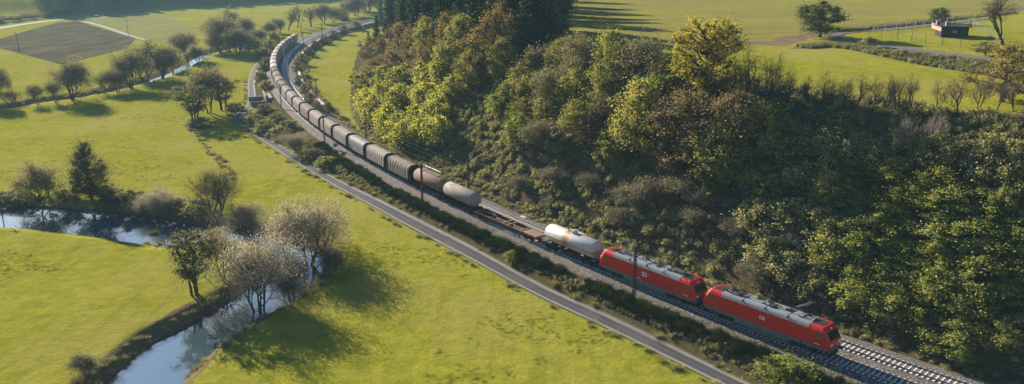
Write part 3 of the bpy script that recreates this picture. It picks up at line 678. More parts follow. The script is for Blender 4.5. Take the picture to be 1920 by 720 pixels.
def loco(label, panels, raised):
    root = empty('locomotive'); tag(root, label, 'locomotive', 'red locomotives pulling the train')
    lev = [(1.02, 8.80, 1.46), (1.38, 8.98, 1.49), (2.25, 8.93, 1.49), (3.30, 8.28, 1.47), (3.62, 8.06, 1.33), (3.82, 7.90, 1.10)]
    def ring(z, xf, w):
        c = .34 if z < 3.5 else .2
        return [(xf, -(w-c*.7), z), (xf, (w-c*.7), z), (xf-c, w, z), (-xf+c, w, z), (-xf, w-c*.7, z), (-xf, -(w-c*.7), z), (-xf+c, -w, z), (xf-c, -w, z)]
    MB().loft([ring(*l) for l in lev[1:]]).build('body', M['red'], root)
    MB().loft([ring(.96, 8.72, 1.44), ring(1.38, 8.965, 1.478)]).box(-4, 4, -1.3, 1.3, .45, .96).build('skirt', M['skirt'], root)
    # grey roof between the cabs, 12 mm proud of the body
    xr = 6.15; rf = MB(); rf.loft([[(x, -1.482, 3.32), (x, -1.345, 3.635), (x, -1.112, 3.835), (x, 1.112, 3.835), (x, 1.345, 3.635), (x, 1.482, 3.32)] for x in np.linspace(-xr, xr, 7)], caps=True)
    roof = rf.build('roof', M['roof_grey'], root)
    for x in (-3.1, .1, 3.2): MB().box(x-.025, x+.025, -1.2, 1.2, 3.83, 3.86).box(x-.02, x+.02, -1.40, -1.15, 3.62, 3.80).build('roof_joint', M['black'], roof)
    eq = MB()
    r2 = np.random.RandomState(3 if panels else 4)
    for k in range(26):
        x = r2.uniform(-6.8, 6.8); y = r2.uniform(-.7, .9); eq.box(x-.25*r2.rand()-.1, x+.3*r2.rand()+.1, y-.08-.1*r2.rand(), y+.1+.1*r2.rand(), 3.83, 3.90+.16*r2.rand())
    for k in range(14):
        x = r2.uniform(-6.5, 6.5); y = r2.uniform(-.6, .9); eq.tube((x, y, 3.83), (x, y, 4.12), .07, n=6)
    eq.tube((-6.3, .55, 4.1), (6.3, .55, 4.1), .035, n=5).tube((-5.6, -.25, 4.06), (2.0, -.1, 4.06), .03, n=5)
    eq.build('roof_equipment', M['black'], roof)
    for e in (-1, 1): MB().box(e*6.9-.75, e*6.9+.75, -.85, .85, 3.822, 3.84).build('roof_hatch', M['black'], roof)
    # pantographs
    for e in (-1, 1):
        p = MB(); xb = e*5.0; z0 = 3.95
        p.box(xb-.8, xb+.8, -.62, -.55, z0, z0+.07).box(xb-.8, xb+.8, .55, .62, z0, z0+.07).box(xb-.8, xb-.72, -.6, .6, z0, z0+.07).box(xb+.72, xb+.8, -.6, .6, z0, z0+.07)
        up_ = raised == e; zk = z0+(.85 if up_ else .10); zt = z0+(1.75 if up_ else .22); xk = xb-e*1.35; xt = xb+(e*.2 if up_ else e*.6)
        p.tube((xb+e*.5, 0, z0+.05), (xk, 0, zk), .05, n=6); p.tube((xk, -.25, zk), (xt, -.5, zt), .03, n=5).tube((xk, .25, zk), (xt, .5, zt), .03, n=5)
        p.tube((xk, -.3, zk), (xk, .3, zk), .035, n=5)
        for d in (-.2, .2): p.tube((xt+d, -.8, zt+.06), (xt+d, .8, zt+.06), .03, n=5).tube((xt+d, -.8, zt+.06), (xt+d, -.97, zt-.12), .025, n=5).tube((xt+d, .8, zt+.06), (xt+d, .97, zt-.12), .025, n=5)
        p.build('pantograph', M['roof_grey' if up_ else 'black'], root)
    # cabs
    for e in (-1, 1):
        def X(x): return e*x
        w = MB()                                      # windscreen on the sloping face
        a = Vector((8.93, 0, 2.25)); b = Vector((8.28, 0, 3.30)); n = Vector((b.z-a.z, 0, a.x-b.x)).normalized()*.015
        V = []
        for t, hw in ((.12, 1.18), (.93, 1.14)):
            p = a.lerp(b, t)+n
            for y in (-hw, hw): V.append((e*p.x, y, p.z))
        V2 = [(v[0]-e*n.x*1.6, v[1], v[2]-n.z*1.6) for v in V]
        w.add(V+V2, [(0, 1, 3, 2), (4, 6, 7, 5), (0, 4, 5, 1), (2, 3, 7, 6), (0, 2, 6, 4), (1, 5, 7, 3)]); w.build('windscreen', M['glass'], root)
        for s in (-1, 1):
            MB().box(*sorted((X(7.15), X(7.95))), *sorted((s*1.47, s*1.505)), 2.45, 3.1).build('side_window', M['side_glass'], root)
            d = MB().box(*sorted((X(6.05), X(6.75))), *sorted((s*1.47, s*1.503)), 1.42, 3.22).build('door', M['red'], root)
            for xq in (5.93, 6.87): MB().tube((X(xq), s*1.53, 1.3), (X(xq), s*1.53, 2.7), .025, n=5).build('handrail', M['steel'], d)
            MB().box(*sorted((X(6.1), X(6.7))), *sorted((s*1.30, s*1.52)), .62, .66).box(*sorted((X(6.1), X(6.7))), *sorted((s*1.30, s*1.50)), .86, .90).build('step', M['skirt'], d)
            MB().tube((X(8.80), s*.95, 1.85), (X(8.985), s*.95, 1.85), .13, n=10).box(*sorted((X(8.8), X(8.96))), s*.95-.26, s*.95+.26, 1.70, 2.0).build('headlight', M['white'], root)
        MB().tube((X(8.1), 0, 3.52), (X(8.26), 0, 3.52), .11, n=10).build('top_light', M['white'], root)
        MB().box(*sorted((X(8.8), X(8.99))), -.45, .45, 1.62, 2.02).build('front_plate', M['red'], root)
        MB().box(*sorted((X(8.9), X(9.02))), -1.38, 1.38, .90, 1.22).build('buffer_beam', M['skirt'], root)
        MB().box(*sorted((X(8.6), X(8.85))), -1.2, 1.2, .28, .62).build('snow_plough', M['bogie'], root)
        MB().tube((X(9.0), 0, 1.03), (X(9.3), 0, .98), .06, n=6).box(*sorted((X(9.26), X(9.34))), -.06, .06, .7, 1.1).build('coupling', M['bogie'], root)
    # side panels of the near locomotive, emblem, number strips
    if panels:
        for s in (-1, 1):
            for k in range(15):
                x0 = -5.75+k*.77; MB().box(x0+.02, x0+.735, *sorted((s*1.485, s*1.506)), 1.45, 3.24).build('side_panel', M['red'], root)
    for s in (-1, 1):
        yy = s*(1.512 if panels else 1.497)
        if not panels:
            em = MB().box(-.45, .45, *sorted((yy-s*.02, yy)), 2.09, 2.71).build('emblem', M['white'], root)
        else: em = MB().box(-.62, -.58, *sorted((yy-s*.03, yy-s*.002)), 2.1, 2.2).build('emblem', M['red'], root)
        tx = link('lettering', T_RED if not panels else T_WHITE, em); tx.location = (0, yy+s*.006, 2.4); tx.rotation_euler = (math.pi/2, 0, 0 if s < 0 else math.pi)
        MB().box(6.95, 7.75, *sorted((s*1.485, s*1.498)), 1.62, 1.70).build('number_strip', M['white'], root)
        if not panels: MB().box(-1.6, -.6, *sorted((s*1.485, s*1.498)), 1.50, 1.56).build('number_strip', M['white'], root)
    add_bogies(root, (-5.2, 5.2), 2.6, BOG26)
    for e in (-1, 1):
        for s in (-1, 1):
            b = link('buffer', BUF, root); b.location = (e*8.98, s*.875, 1.05); b.rotation_euler = (0, 0, 0 if e > 0 else math.pi)
    return root
def put(root, s_mid, wb):
    x0, y0, _, _ = rail_at(S_FRONT+s_mid-wb/2); x1, y1, _, _ = rail_at(S_FRONT+s_mid+wb/2)
    root.location = ((x0+x1)/2, (y0+y1)/2, 0.0); root.rotation_euler = (0, 0, math.atan2(y0-y1, x0-x1))
put(loco('leading red electric locomotive with ribbed sides at the head of the train', True, 1), 8.35, 10.4)
put(loco('second red electric locomotive with smooth sides coupled before the white tank wagon', False, -1), 27.3, 10.4)
def capsule(m, L, r, zc, n=24, dome=.45):
    rings = []
    for t in np.linspace(0, 1, 6)[:-1]: rings.append((-L/2-dome*math.cos(t*math.pi/2)+dome, r*max(.02, math.sin(t*math.pi/2))))
    rings = [(-L/2+dome*(1-math.cos(t*math.pi/2))*1.0, r*max(.03, math.sin(t*math.pi/2))) for t in np.linspace(0, 1, 6)]
    rings = rings+[(-x, rr) for x, rr in rings[::-1]]
    m.loft([[(x, rr*math.cos(2*math.pi*i/n), zc+rr*math.sin(2*math.pi*i/n)) for i in range(n)] for x, rr in rings], smooth=True)
def tank(label, L, Lt, r, zc, mat, band=None, dome_cover=False, walkway=True):
    root = empty('tank_wagon'); tag(root, label, 'tank wagon', 'tank wagons behind the locomotives')
    m = MB(); capsule(m, Lt, r, zc); barrel = m.build('tank_barrel', mat, root)
    f = MB(); 
    for s in (-1, 1): f.box(-L/2+.6, L/2-.6, s*1.05-.08, s*1.05+.08, .95, 1.22)
    for x in np.linspace(-L/2+.7, L/2-.7, 7): f.box(x-.08, x+.08, -1.0, 1.0, 1.0, 1.18)
    f.box(-L/2+.5, -L/2+.65, -1.35, 1.35, .85, 1.25).box(L/2-.65, L/2-.5, -1.35, 1.35, .85, 1.25)
    for x in (-Lt*.33, Lt*.33): f.box(x-.18, x+.18, -1.05, 1.05, 1.18, zc-r*.72)
    f.box(-1.2, 1.2, -.7, .7, .5, .95); f.build('underframe', M['bogie'], root)
    for e in (-1, 1):
        g = MB(); x = e*(L/2-.75)
        for y in (-1.2, -.4, .4, 1.2): g.tube((x, y, 1.2), (x, y, 2.3), .035, n=5)
        g.tube((x, -1.2, 2.3), (x, 1.2, 2.3), .035, n=5); g.box(x-.25, x+.25, -1.3, 1.3, 1.22, 1.26); g.build('end_platform', M['steel' if band else 'bogie'], root)
    if band:
        b = MB(); n = 40
        for side in (-1, 1):
            a0, a1 = R(-14), R(-5); xs = np.linspace(-Lt/2+.42, Lt/2-.42, 9)
            b.loft([[(x, side*(r+.008)*math.cos(a), zc+(r+.008)*math.sin(a)) for a in (a0, a1)] for x in xs], caps=False, closed=False)
        for e in (-1, 1):
            pts = []
            for k in range(17):
                y = -r*.985+k*2*r*.985/16; xx = Lt/2-.45+.45*math.sqrt(max(0, 1-(y/r)**2))+.02; pts.append([(e*xx, y, zc-.30), (e*xx, y, zc-.08)])
            b.loft(pts, caps=False, closed=False)
        b.build('orange_band', M[band], barrel)
    if dome_cover:
        MB().tube((.3, 0, zc+r-.1), (.3, 0, zc+r+.42), .48, n=16).tube((.3, 0, zc+r+.42), (.3, 0, zc+r+.5), .40, .2, n=16).box(-1.6, 1.6, .25, 1.0, zc+r-.1, zc+r-.05).build('manhole', M['tank_white'], barrel)
        for x in (-1.1, -.55): MB().tube((x, 0, zc+r-.06), (x, 0, zc+r+.22), .12, n=8).build('valve', M['steel'], barrel)
    elif walkway:
        w = MB().box(-Lt*.36, Lt*.28, -.15, .55, zc+r+.10, zc+r+.14)
        for x in np.linspace(-Lt*.36, Lt*.28, 6): w.tube((x, .55, zc+r), (x, .55, zc+r+.8), .03, n=5).tube((x, -.15, zc+r-.05), (x, -.15, zc+r+.12), .03, n=5)
        w.tube((-Lt*.36, .55, zc+r+.8), (Lt*.28, .55, zc+r+.8), .03, n=5); w.build('walkway', M['steel'], root)
    add_bogies(root, (-L/2+2.4, L/2-2.4), 1.8, BOG18); add_buffers(root, L/2-.55)
    return root
put(tank('white tank wagon with orange stripe behind the locomotives', 13.0, 11.3, 1.42, 2.62, M['tank_white'], 'orange_band', True), 43.5, 8)
def flat_wagon(L=18.6):
    root = empty('flat_wagon'); tag(root, 'empty rusty open frame container flat wagon between two tank wagons', 'flat wagon')
    f = MB()
    for s in (-1, 1):
        f.box(-L/2+.6, L/2-.6, s*1.2-.07, s*1.2+.07, .92, 1.22); f.box(-L/2+.6, L/2-.6, s*1.2-.14, s*1.2+.14, 1.222, 1.26); f.box(-5.5, 5.5, s*1.2-.05, s*1.2+.05, .58, .92)
    f.build('side_beam', M['rust'], root)
    for x in (-7.2, -4.6, -.7, .7, 4.4): MB().box(x-.16, x+.16, -1.12, 1.12, 1.02, 1.20).build('cross_beam', M['rust_pale'], root)
    for e, a in ((1, 3.6), (-1, 1.7)):
        MB().box(*sorted((e*(L/2-.6), e*(L/2-.6-a))), -1.12, 1.12, 1.19, 1.215).build('deck_plate', M['rust_pale' if e > 0 else 'rust'], root)
    MB().tube((-6, 0, .9), (6, 0, .9), .08, n=6).box(-.6, .6, -.5, .5, .5, .85).build('brake_gear', M['bogie'], root)
    for e in (-1, 1): MB().box(*sorted((e*(L/2-.6), e*(L/2-.48))), -1.35, 1.35, .85, 1.27).build('headstock', M['rust_pale'], root)
    for x in (-8, -2.2, 2.2, 8):
        for s in (-1, 1): MB().box(x-.12, x+.12, s*1.2-.1, s*1.2+.1, 1.26, 1.36).build('container_spigot', M['steel'], root)
    add_bogies(root, (-L/2+2.6, L/2-2.6), 1.8, BOG18); add_buffers(root, L/2-.55); return root
put(flat_wagon(), 60.2, 13)
put(tank('small grey tank wagon with rust patches behind the empty flat wagon', 11.2, 10.0, 1.40, 2.72, M['tank_grey'], None, False, False), 75.3, 6.5)
put(tank('rust brown tank wagon with roof walkway ahead of the covered wagons', 12.4, 10.9, 1.42, 2.72, M['tank_brown']), 87.1, 7.5)
def coil_meshes():
    L = 10.5; out = {}
    def arch(k=14, inset=0.0):
        pts = [(-1.46+inset, 1.30)]
        for i in range(k+1):
            a = math.pi-math.pi*i/k; y = 1.46*abs(math.cos(a))**.62*(1 if math.cos(a) > 0 else -1); z = 2.85+1.40*math.sin(a)**.85 if 0 < i < k else 2.85
            pts.append((y*(1-inset/1.46), z-inset))
        pts.append((1.46-inset, 1.30)); return pts
    A = arch(); m = MB(); m.loft([[(x, y, z) for y, z in A] for x in np.linspace(-L/2, L/2, 10)], caps=False, closed=False, smooth=True); out['hood'] = m
    rb = []
    for x in np.linspace(-L/2+.5, L/2-.5, 9):
        r_ = MB(); B_ = [(y*1.03, 1.3+(z-1.3)*1.022) for y, z in A]
        r_.loft([[(x+d, y, z) for y, z in (B_ if abs(d) < .05 else A)] for d in (-.07, -.03, .03, .07)], caps=False, closed=False); rb.append(r_)
    out['rib'] = rb
    e = MB(); C_ = [(y*1.022, 1.2+(z-1.2)*1.014) for y, z in A]
    e.add([(-.10, y, z) for y, z in C_]+[(.12, y, z) for y, z in C_], [tuple(range(len(C_)-1, -1, -1)), tuple(range(len(C_), 2*len(C_)))]+[(i, i+1, len(C_)+i+1, len(C_)+i) for i in range(len(C_)-1)]+[(len(C_)-1, 0, len(C_), 2*len(C_)-1)])
    for y in (-.8, 0, .8): e.box(.12, .20, y-.07, y+.07, 1.35, 3.6)
    out['end'] = e
    u = MB().box(-5.6, 5.6, -1.40, 1.40, 1.0, 1.29).box(-3.0, 3.0, -.9, .9, .55, 1.0)
    for x in np.linspace(-4.8, 4.8, 9): u.box(x-.06, x+.06, -1.47, 1.47, 1.02, 1.27)
    out['under'] = u; return out
CMD = coil_meshes()
CM = {'end': CMD['end'].mesh('end_wall', M['hood_end']), 'under': CMD['under'].mesh('underframe', M['bogie'])}
HOODS = {k: CMD['hood'].mesh('hood', M[k]) for k in ('hood_a', 'hood_b', 'hood_c')}
RIBS = {k: [r_.mesh('hood_rib', M[k]) for r_ in CMD['rib']] for k in ('hood_a', 'hood_b', 'hood_c', 'hood_rib')}
HRAIL = MB()
for s in (-1, 1):
    HRAIL.tube((0, s*1.3, 1.25), (0, s*1.3, 2.3), .03, n=5).tube((0, s*1.3, 2.3), (.35, s*1.3, 2.3), .03, n=5).tube((.35, s*1.3, 2.3), (.35, s*1.3, 1.25), .03, n=5)
HRAIL = HRAIL.mesh('end_handrail', M['steel'])
words = ['first', 'second', 'third', 'fourth', 'fifth', 'sixth', 'seventh', 'eighth', 'ninth', 'tenth', 'eleventh', 'twelfth', 'thirteenth', 'fourteenth', 'fifteenth', 'sixteenth', 'seventeenth', 'eighteenth', 'nineteenth', 'twentieth', 'twenty-first', 'twenty-second', 'twenty-third', 'twenty-fourth', 'twenty-fifth', 'twenty-sixth', 'twenty-seventh', 'twenty-eighth', 'twenty-ninth']+[f'thirty-{q}' for q in ('first', 'second', 'third', 'fourth', 'fifth', 'sixth', 'seventh', 'eighth', 'ninth')]+['fortieth', 'forty-first', 'forty-second']
words.insert(29, 'thirtieth')
hk = ['hood_b', 'hood_a', 'hood_c', 'hood_a', 'hood_a', 'hood_a', 'hood_b', 'hood_a']
cn = {'hood_a': 'tan', 'hood_b': 'brown', 'hood_c': 'silver'}
NCOIL = 25
for i in range(NCOIL):
    k = hk[i % 8] if i < 8 else ('hood_a', 'hood_b', 'hood_a')[i % 3]
    if i == 2: k = 'hood_c'
    root = empty('covered_wagon')
    tag(root, f'{cn[k]} hooded coil wagon, {words[i]} covered wagon behind the brown tank wagon' if i < NCOIL-1 else 'tan hooded coil wagon, last wagon at the far end of the train', 'freight wagon', 'hooded coil wagons')
    hd_ = link('hood', HOODS[k], root)
    if i < 14:
        for q, r_ in enumerate(RIBS[k if i not in (0, 2, 4, 7) else 'hood_rib']): link('hood_rib', r_, hd_)
    for e in (-1, 1):
        w = link('end_wall', CM['end'], root); w.location = (e*5.25, 0, 0); w.rotation_euler = (0, 0, 0 if e > 0 else math.pi)
        if i < 10: h = link('end_handrail', HRAIL, w); h.location = (.06, 0, 0)
    link('underframe', CM['under'], root); add_bogies(root, (-3.5, 3.5), 1.8, BOG18); add_buffers(root, 5.5)
    put(root, 93.5+12.04*(i+.5), 7.0)

# ---- overhead line masts and wires
MS = [station(*un(1215, 560, -1)[:2])+57.0*k for k in range(-1, 8)]
lab_side = {-1: 'valley', 1: 'hill'}
def mast(s, side, k):
    off = -3.6 if side < 0 else 7.9
    x, y, tx, ty = rail_at(s, off); z = h1(x, y)-.2
    t = empty('catenary_mast', (x, y, z), math.atan2(ty, tx))
    tag(t, f'{lab_side[side]} side catenary mast of the railway, {words[k]} counted from the locomotives', 'mast', 'catenary masts along the railway')
    Hm = 8.3; p = MB()
    for a in (-.14, .14):
        for b in (-.14, .14): p.tube((a*1.2, b*1.2, 0), (a*.7, b*.7, Hm), .06, n=4)
    n = 14
    for q in range(n):
        z0 = Hm*q/n; z1 = Hm*(q+1)/n; f0 = 1-.4*q/n; f1 = 1-.4*(q+1)/n; sg = 1 if q % 2 else -1
        for b in (-1, 1): p.tube((-.14*f0*sg, b*.14*f0, z0), (.14*f1*sg, b*.14*f1, z1), .03, n=4); p.tube((b*.14*f0, -.14*f0*sg, z0), (b*.14*f1, .14*f1*sg, z1), .03, n=4)
    p.build('post', M['mast'], t)
    MB().box(-.4, .4, -.4, .4, -.3, .25).build('foundation', M['concrete'], t)
    # local +y points to the left of the travel direction (valley side): arm reaches over the track
    d = -1 if side < 0 else 1; rch = 3.6 if side < 0 else 3.7
    MB().tube((0, 0, 6.6), (0, d*rch, 7.6), .03, n=5).tube((0, 0, 7.9), (0, d*rch, 7.6), .022, n=5).tube((0, d*.6, 6.0), (0, d*rch, 6.3), .022, n=5).tube((0, d*rch*.7, 7.3), (0, d*rch*.75, 6.2), .02, n=5).build('cantilever', M['mast'], t)
    for zz in (6.65, 7.85): MB().tube((0, d*.15, zz), (0, d*.55, zz+.08), .07, n=6).build('insulator', M['bogie'], t)
for k, s in enumerate(MS):
    for side in (-1, 1): mast(s+(1.5 if side > 0 else 0), side, k)
for ti, off in enumerate(TR_OFF):
    for nm, z0, sag in (('contact_wire', 5.55, .0), ('messenger_wire', 6.85, .55)):
        pts = []
        for a, b in zip(MS[:-1], MS[1:]):
            for q in range(8): t = q/8; x, y, _, _ = rail_at(a+(b-a)*t, off); pts.append((float(x), float(y), z0-sag*4*t*(1-t)))
        pts = np.array(pts); V, F = tubes(pts[:-1], pts[1:], np.full(len(pts)-1, .018), np.full(len(pts)-1, .018), 4)
        tag(link(nm, np_mesh(nm, V, F, M['mast'])), f"thin overhead {nm.replace('_', ' ')} above the {('train', 'empty')[ti]} track", 'wire', 'overhead wires')
for px, py, lab, kind in ((633, 282, 'blue sign plate on a short post left of the train', 'sign'), (968, 408, 'white concrete cover lying beside the empty track', 'cover'), (1038, 425, 'grey trackside cabinet on the ballast shoulder near the white tank wagon', 'cabinet')):
    q = un(px, py, -.6); sx_ = station(q[0], q[1]); side = -3.0 if kind == 'sign' else 7.3; x, y, tx, ty = rail_at(sx_, side); t = empty({'sign': 'track_sign', 'cover': 'concrete_cover', 'cabinet': 'trackside_cabinet'}[kind], (x, y, -.75), math.atan2(ty, tx)); tag(t, lab, kind)
    if kind == 'sign': MB().tube((0, 0, -.2), (0, 0, 1.9), .05, n=6).build('post', M['mast'], t); MB().box(-.03, .03, -.55, .55, 1.2, 2.1).build('plate', mat_plain('sign_blue', (.12, .24, .36), .5), t)
    elif kind == 'cover': MB().box(-.7, .7, -.35, .35, -.1, .16).build('slab', M['white'], t); MB().box(-.15, .15, -.05, .05, .16, .2).build('lifting_lug', M['bogie'], t)
    else: MB().box(-.45, .45, -.25, .25, -.1, 1.05).build('housing', M['roof_grey'], t); MB().box(-.5, .5, -.3, .3, 1.052, 1.12).build('lid', M['skirt'], t); MB().box(-.4, .4, .252, .27, .05, .95).build('door', M['skirt'], t)
# underpass below the embankment beside the bend of the farm road
q = un(516, 184, -1.5); s_u = station(q[0], q[1]); x, y, tx, ty = rail_at(s_u, -5.2); t = empty('underpass', (x, y, -3.0), math.atan2(ty, tx))
tag(t, 'small concrete underpass portal in the embankment by the road bend', 'underpass')
MB().box(-5, -2.0, -1.2, 1.0, -1, 2.6).box(2.0, 5, -1.2, 1.0, -1, 2.6).box(-2.0, 2.0, -1.2, 1.0, 1.7, 2.6).build('portal_wall', M['concrete'], t)
MB().box(-6, 6, .75, 1.15, 2.602, 3.5).build('parapet', M['concrete'], t)
MB().box(-1.98, 1.98, -1.1, -1.0, -1, 1.69).build('passage_shade', M['black'], t)  # black panel closing the opening, its colour stands in for the shade inside
for s in (-1, 1): MB().box(*sorted((s*5.0, s*5.4)), .9, 6, -1, 1.6).build('wing_wall', M['concrete'], t)

# ------------------------------------------------------------------ trees and shrubs as single things
ordn = lambda i: words[i] if i < len(words) else f'number {i+1}'
PLANTS = []
def plant(kind, px, py, h, wpx=None, mode='top', name=None, desc=None, where=None, group=None, var=None, label=None, cat='tree', wm=None):
    P_ = hit(px, py, h*.97, True) if mode == 'top' else hit(px, py)
    PLANTS.append(dict(kind=kind, px=px, P=P_, h=h, w=(wpx/px_scale(P_) if wpx else wm), name=name, desc=desc, where=where, group=group, var=var, label=label, cat=cat))
rp = np.random.RandomState(77)
# riverside, near
B = 'base'
plant('riverside', 85, 386, 10, 92, B, 'willow_tree', label='round grey twiggy willow beside the pointed alder on the far river bank', var=0)
plant('alder', 172, 374, 12.6, 92, B, 'alder_tree', label='pointed dark green alder on the far bank of the river', var=0)
plant('willow', 300, 406, 6.2, 95, B, 'willow_tree', label='silvery shrub willow leaning over the river bend on the far bank', var=0)
plant('bare_multi', 405, 418, 11.5, 130, B, 'bare_tree', label='bare spreading tree on the bank behind the round pale willow', var=0)
plant('willow', 457, 440, 6.6, 95, B, 'willow_tree', label='round pale brown willow between the bare tree and the river bend', var=1)
plant('alder', 366, 552, 10.2, 100, B, 'alder_tree', label='green leafy alder on the meadow bank left of the silver willow', var=1)
plant('willow', 488, 592, 12.8, 170, B, 'willow_tree', label='silvery leaning willow at the water edge, nearest tree of the river bend', var=1)
plant('willow', 580, 505, 14, 172, B, 'willow_tree', label='tall bare willow on the outer side of the river bend', var=0)
plant('bare_multi', 612, 520, 5.5, 85, B, 'bare_shrub', label='low bare shrub beside the tall willow at the river bend', var=1, cat='shrub')
plant('willow', 535, 478, 8.5, 95, B, 'willow_tree', label='pale willow between the tall willow and the round willow at the bend', var=1)
plant('bare_multi', 540, 560, 7.5, 95, B, 'willow_tree', label='dark bare willow bowed over the water right of the leaning willow', var=1)
plant('willow', 418, 520, 9.0, 105, B, 'willow_tree', label='pale willow squeezed between the green alder and the silver willow', var=0)
plant('bare_multi', 545, 575, 5.0, 75, B, 'bare_shrub', label='bare shrub bowing over the water on the near bank', var=0, cat='shrub')
plant('twig_shrub', 160, 700, 3.0, 55, B, 'shrub', label='pale twiggy shrub on the river bank at the bottom edge', var=0, cat='shrub')
for i, (x, y, h, w) in enumerate([(15, 380, 2.6, 60), (45, 380, 2.4, 55), (125, 380, 2.8, 60), (205, 380, 3.0, 75), (245, 383, 3.0, 70), (335, 397, 2.8, 70), (375, 402, 3.0, 70), (272, 388, 2.4, 60)]):
    plant('shrub', x, y, h, w, B, 'bank_shrub', 'dark low shrub', 'on the far river bank', 'shrubs on the far river bank', cat='shrub')
for i, (x, y, h, w) in enumerate([(65, 412, 1.2, 22), (176, 420, 1.2, 24), (222, 427, 1.4, 24), (290, 446, 1.8, 22), (330, 454, 2.0, 22)]):
    plant('twig_shrub', x, y, h, w, B, 'bare_shrub', 'small bare shrub', 'on the near river bank', 'bare shrubs on the near river bank', cat='shrub')
# tall thin alders on the meadow
plant('alder', 366, 228, 11.5, 75, B, 'alder_tree', label='slim multi stemmed alder nearest the camera in the meadow clump', var=1)
plant('riverside', 392, 212, 15.5, 75, B, 'alder_tree', label='tallest bare topped alder of the meadow clump', var=1)
plant('alder', 418, 207, 11.5, 62, B, 'alder_tree', label='thin alder beside the farm road in the meadow clump', var=1)
plant('shrub', 375, 236, 2.5, 60, B, 'shrub', label='dark low bush at the foot of the meadow alders', cat='shrub', var=0)
plant('shrub', 442, 205, 2.6, 40, B, 'shrub', label='dark bush by the bend of the farm road', cat='shrub', var=0)
# upper river row
for (x, y, h, w, k) in [(-12, 195, 14, 70, 'riverside'), (25, 200, 7.5, 50, 'bare_multi'), (72, 196, 7.5, 50, 'bare_multi'), (135, 186, 15.5, 85, 'riverside'), (105, 192, 8, 45, 'bare_multi'), (196, 175, 9, 55, 'bare_multi'), (246, 165, 15.5, 75, 'riverside'), (272, 155, 18, 85, 'riverside'), (222, 172, 9, 50, 'riverside'), (305, 148, 15, 75, 'riverside'), (325, 138, 13, 60, 'riverside'), (350, 116, 15, 60, 'riverside'), (395, 103, 17, 62, 'bare'), (372, 118, 9, 45, 'riverside'), (428, 96, 19, 80, 'riverside'), (448, 104, 15, 55, 'riverside'), (468, 98, 9, 50, 'shrub'), (412, 100, 9, 50, 'riverside'), (455, 78, 16, 60, 'riverside'), (430, 70, 18, 60, 'riverside'), (480, 84, 9, 40, 'riverside')]:
    plant(k, x, y, h, w, B, 'riverside_tree', {'riverside': 'brownish twiggy tree', 'bare_multi': 'bare multi stemmed small tree', 'alder': 'dark green alder', 'bare': 'bare branching tree', 'shrub': 'round brown bush'}[k], 'in the row along the upper river', 'trees along the upper river')
for (x, y, h, w, k) in [(540, 57, 15, 45, 'bare'), (558, 52, 18, 45, 'bare'), (583, 50, 15, 40, 'bare'), (607, 44, 16, 42, 'riverside'), (625, 42, 12, 36, 'riverside'), (525, 62, 10, 36, 'riverside'), (505, 68, 10, 34, 'riverside'), (650, 33, 15, 46, 'riverside'), (668, 30, 18, 50, 'riverside'), (690, 26, 20, 55, 'riverside'), (712, 22, 20, 55, 'riverside'), (680, 20, 20, 55, 'riverside'), (640, 38, 9, 30, 'shrub')]:
    plant(k, x, y, h, w, B, 'lineside_tree', {'bare': 'bare branching tree', 'riverside': 'hazy grey brown tree', 'shrub': 'low hazy bush'}[k], 'beyond the far end of the train', 'trees beyond the end of the train')
# shrubs between road and railway
plant('willow', 556, 285, 5.6, 70, B, 'shrub', label='round pale shrub between farm road and train', cat='shrub', var=1)
for (x, y, h, w) in [(480, 240, 4, 55), (500, 250, 4.0, 55), (525, 262, 3.6, 55), (520, 235, 3.4, 50), (590, 300, 3.0, 50), (615, 312, 2.6, 50), (498, 215, 3.5, 45), (545, 245, 3.2, 45), (500, 130, 5, 34), (495, 110, 5.5, 34), (508, 95, 5.5, 30), (488, 150, 3.5, 30), (512, 78, 6, 30), (500, 165, 3, 30)]:
    plant('shrub', x, y, h, w, B, 'shrub', 'brown leafy shrub', 'between farm road and railway', 'shrubs between farm road and railway', cat='shrub', var=int(rp.rand() < .5))
for (x, y, h, w) in [(562, 160, 4, 26), (572, 178, 4, 28), (582, 196, 4, 30), (560, 135, 4.5, 26), (566, 118, 4.5, 26), (578, 104, 4.5, 26), (592, 92, 4.5, 26), (608, 82, 5, 26), (626, 72, 5, 26), (645, 62, 5, 26), (668, 54, 5, 26), (595, 210, 3.5, 30), (615, 208, 3, 30)]:
    plant('shrub', x, y, h, w, B, 'embankment_shrub', 'brown shrub', 'on the inner embankment of the railway curve', 'shrubs on the inner embankment', cat='shrub', var=1)
# robinia thicket
for (x, y) in [(660, 150), (690, 132), (722, 124), (760, 118), (800, 112), (838, 116), (676, 170), (712, 160), (752, 156), (795, 152), (832, 156), (652, 192), (690, 200), (730, 192), (770, 192), (812, 186), (662, 215), (702, 228), (742, 226), (782, 220), (646, 170), (820, 215), (632, 206), (720, 250), (760, 255), (690, 250), (855, 140)]:
    plant('robinia', x+rp.randn()*4, y+rp.randn()*3, 7.2+rp.rand()*1.6, 52+rp.rand()*12, name='young_tree', desc='yellow green young tree', where='in the bright thicket above the curve', group='young trees in the bright thicket')
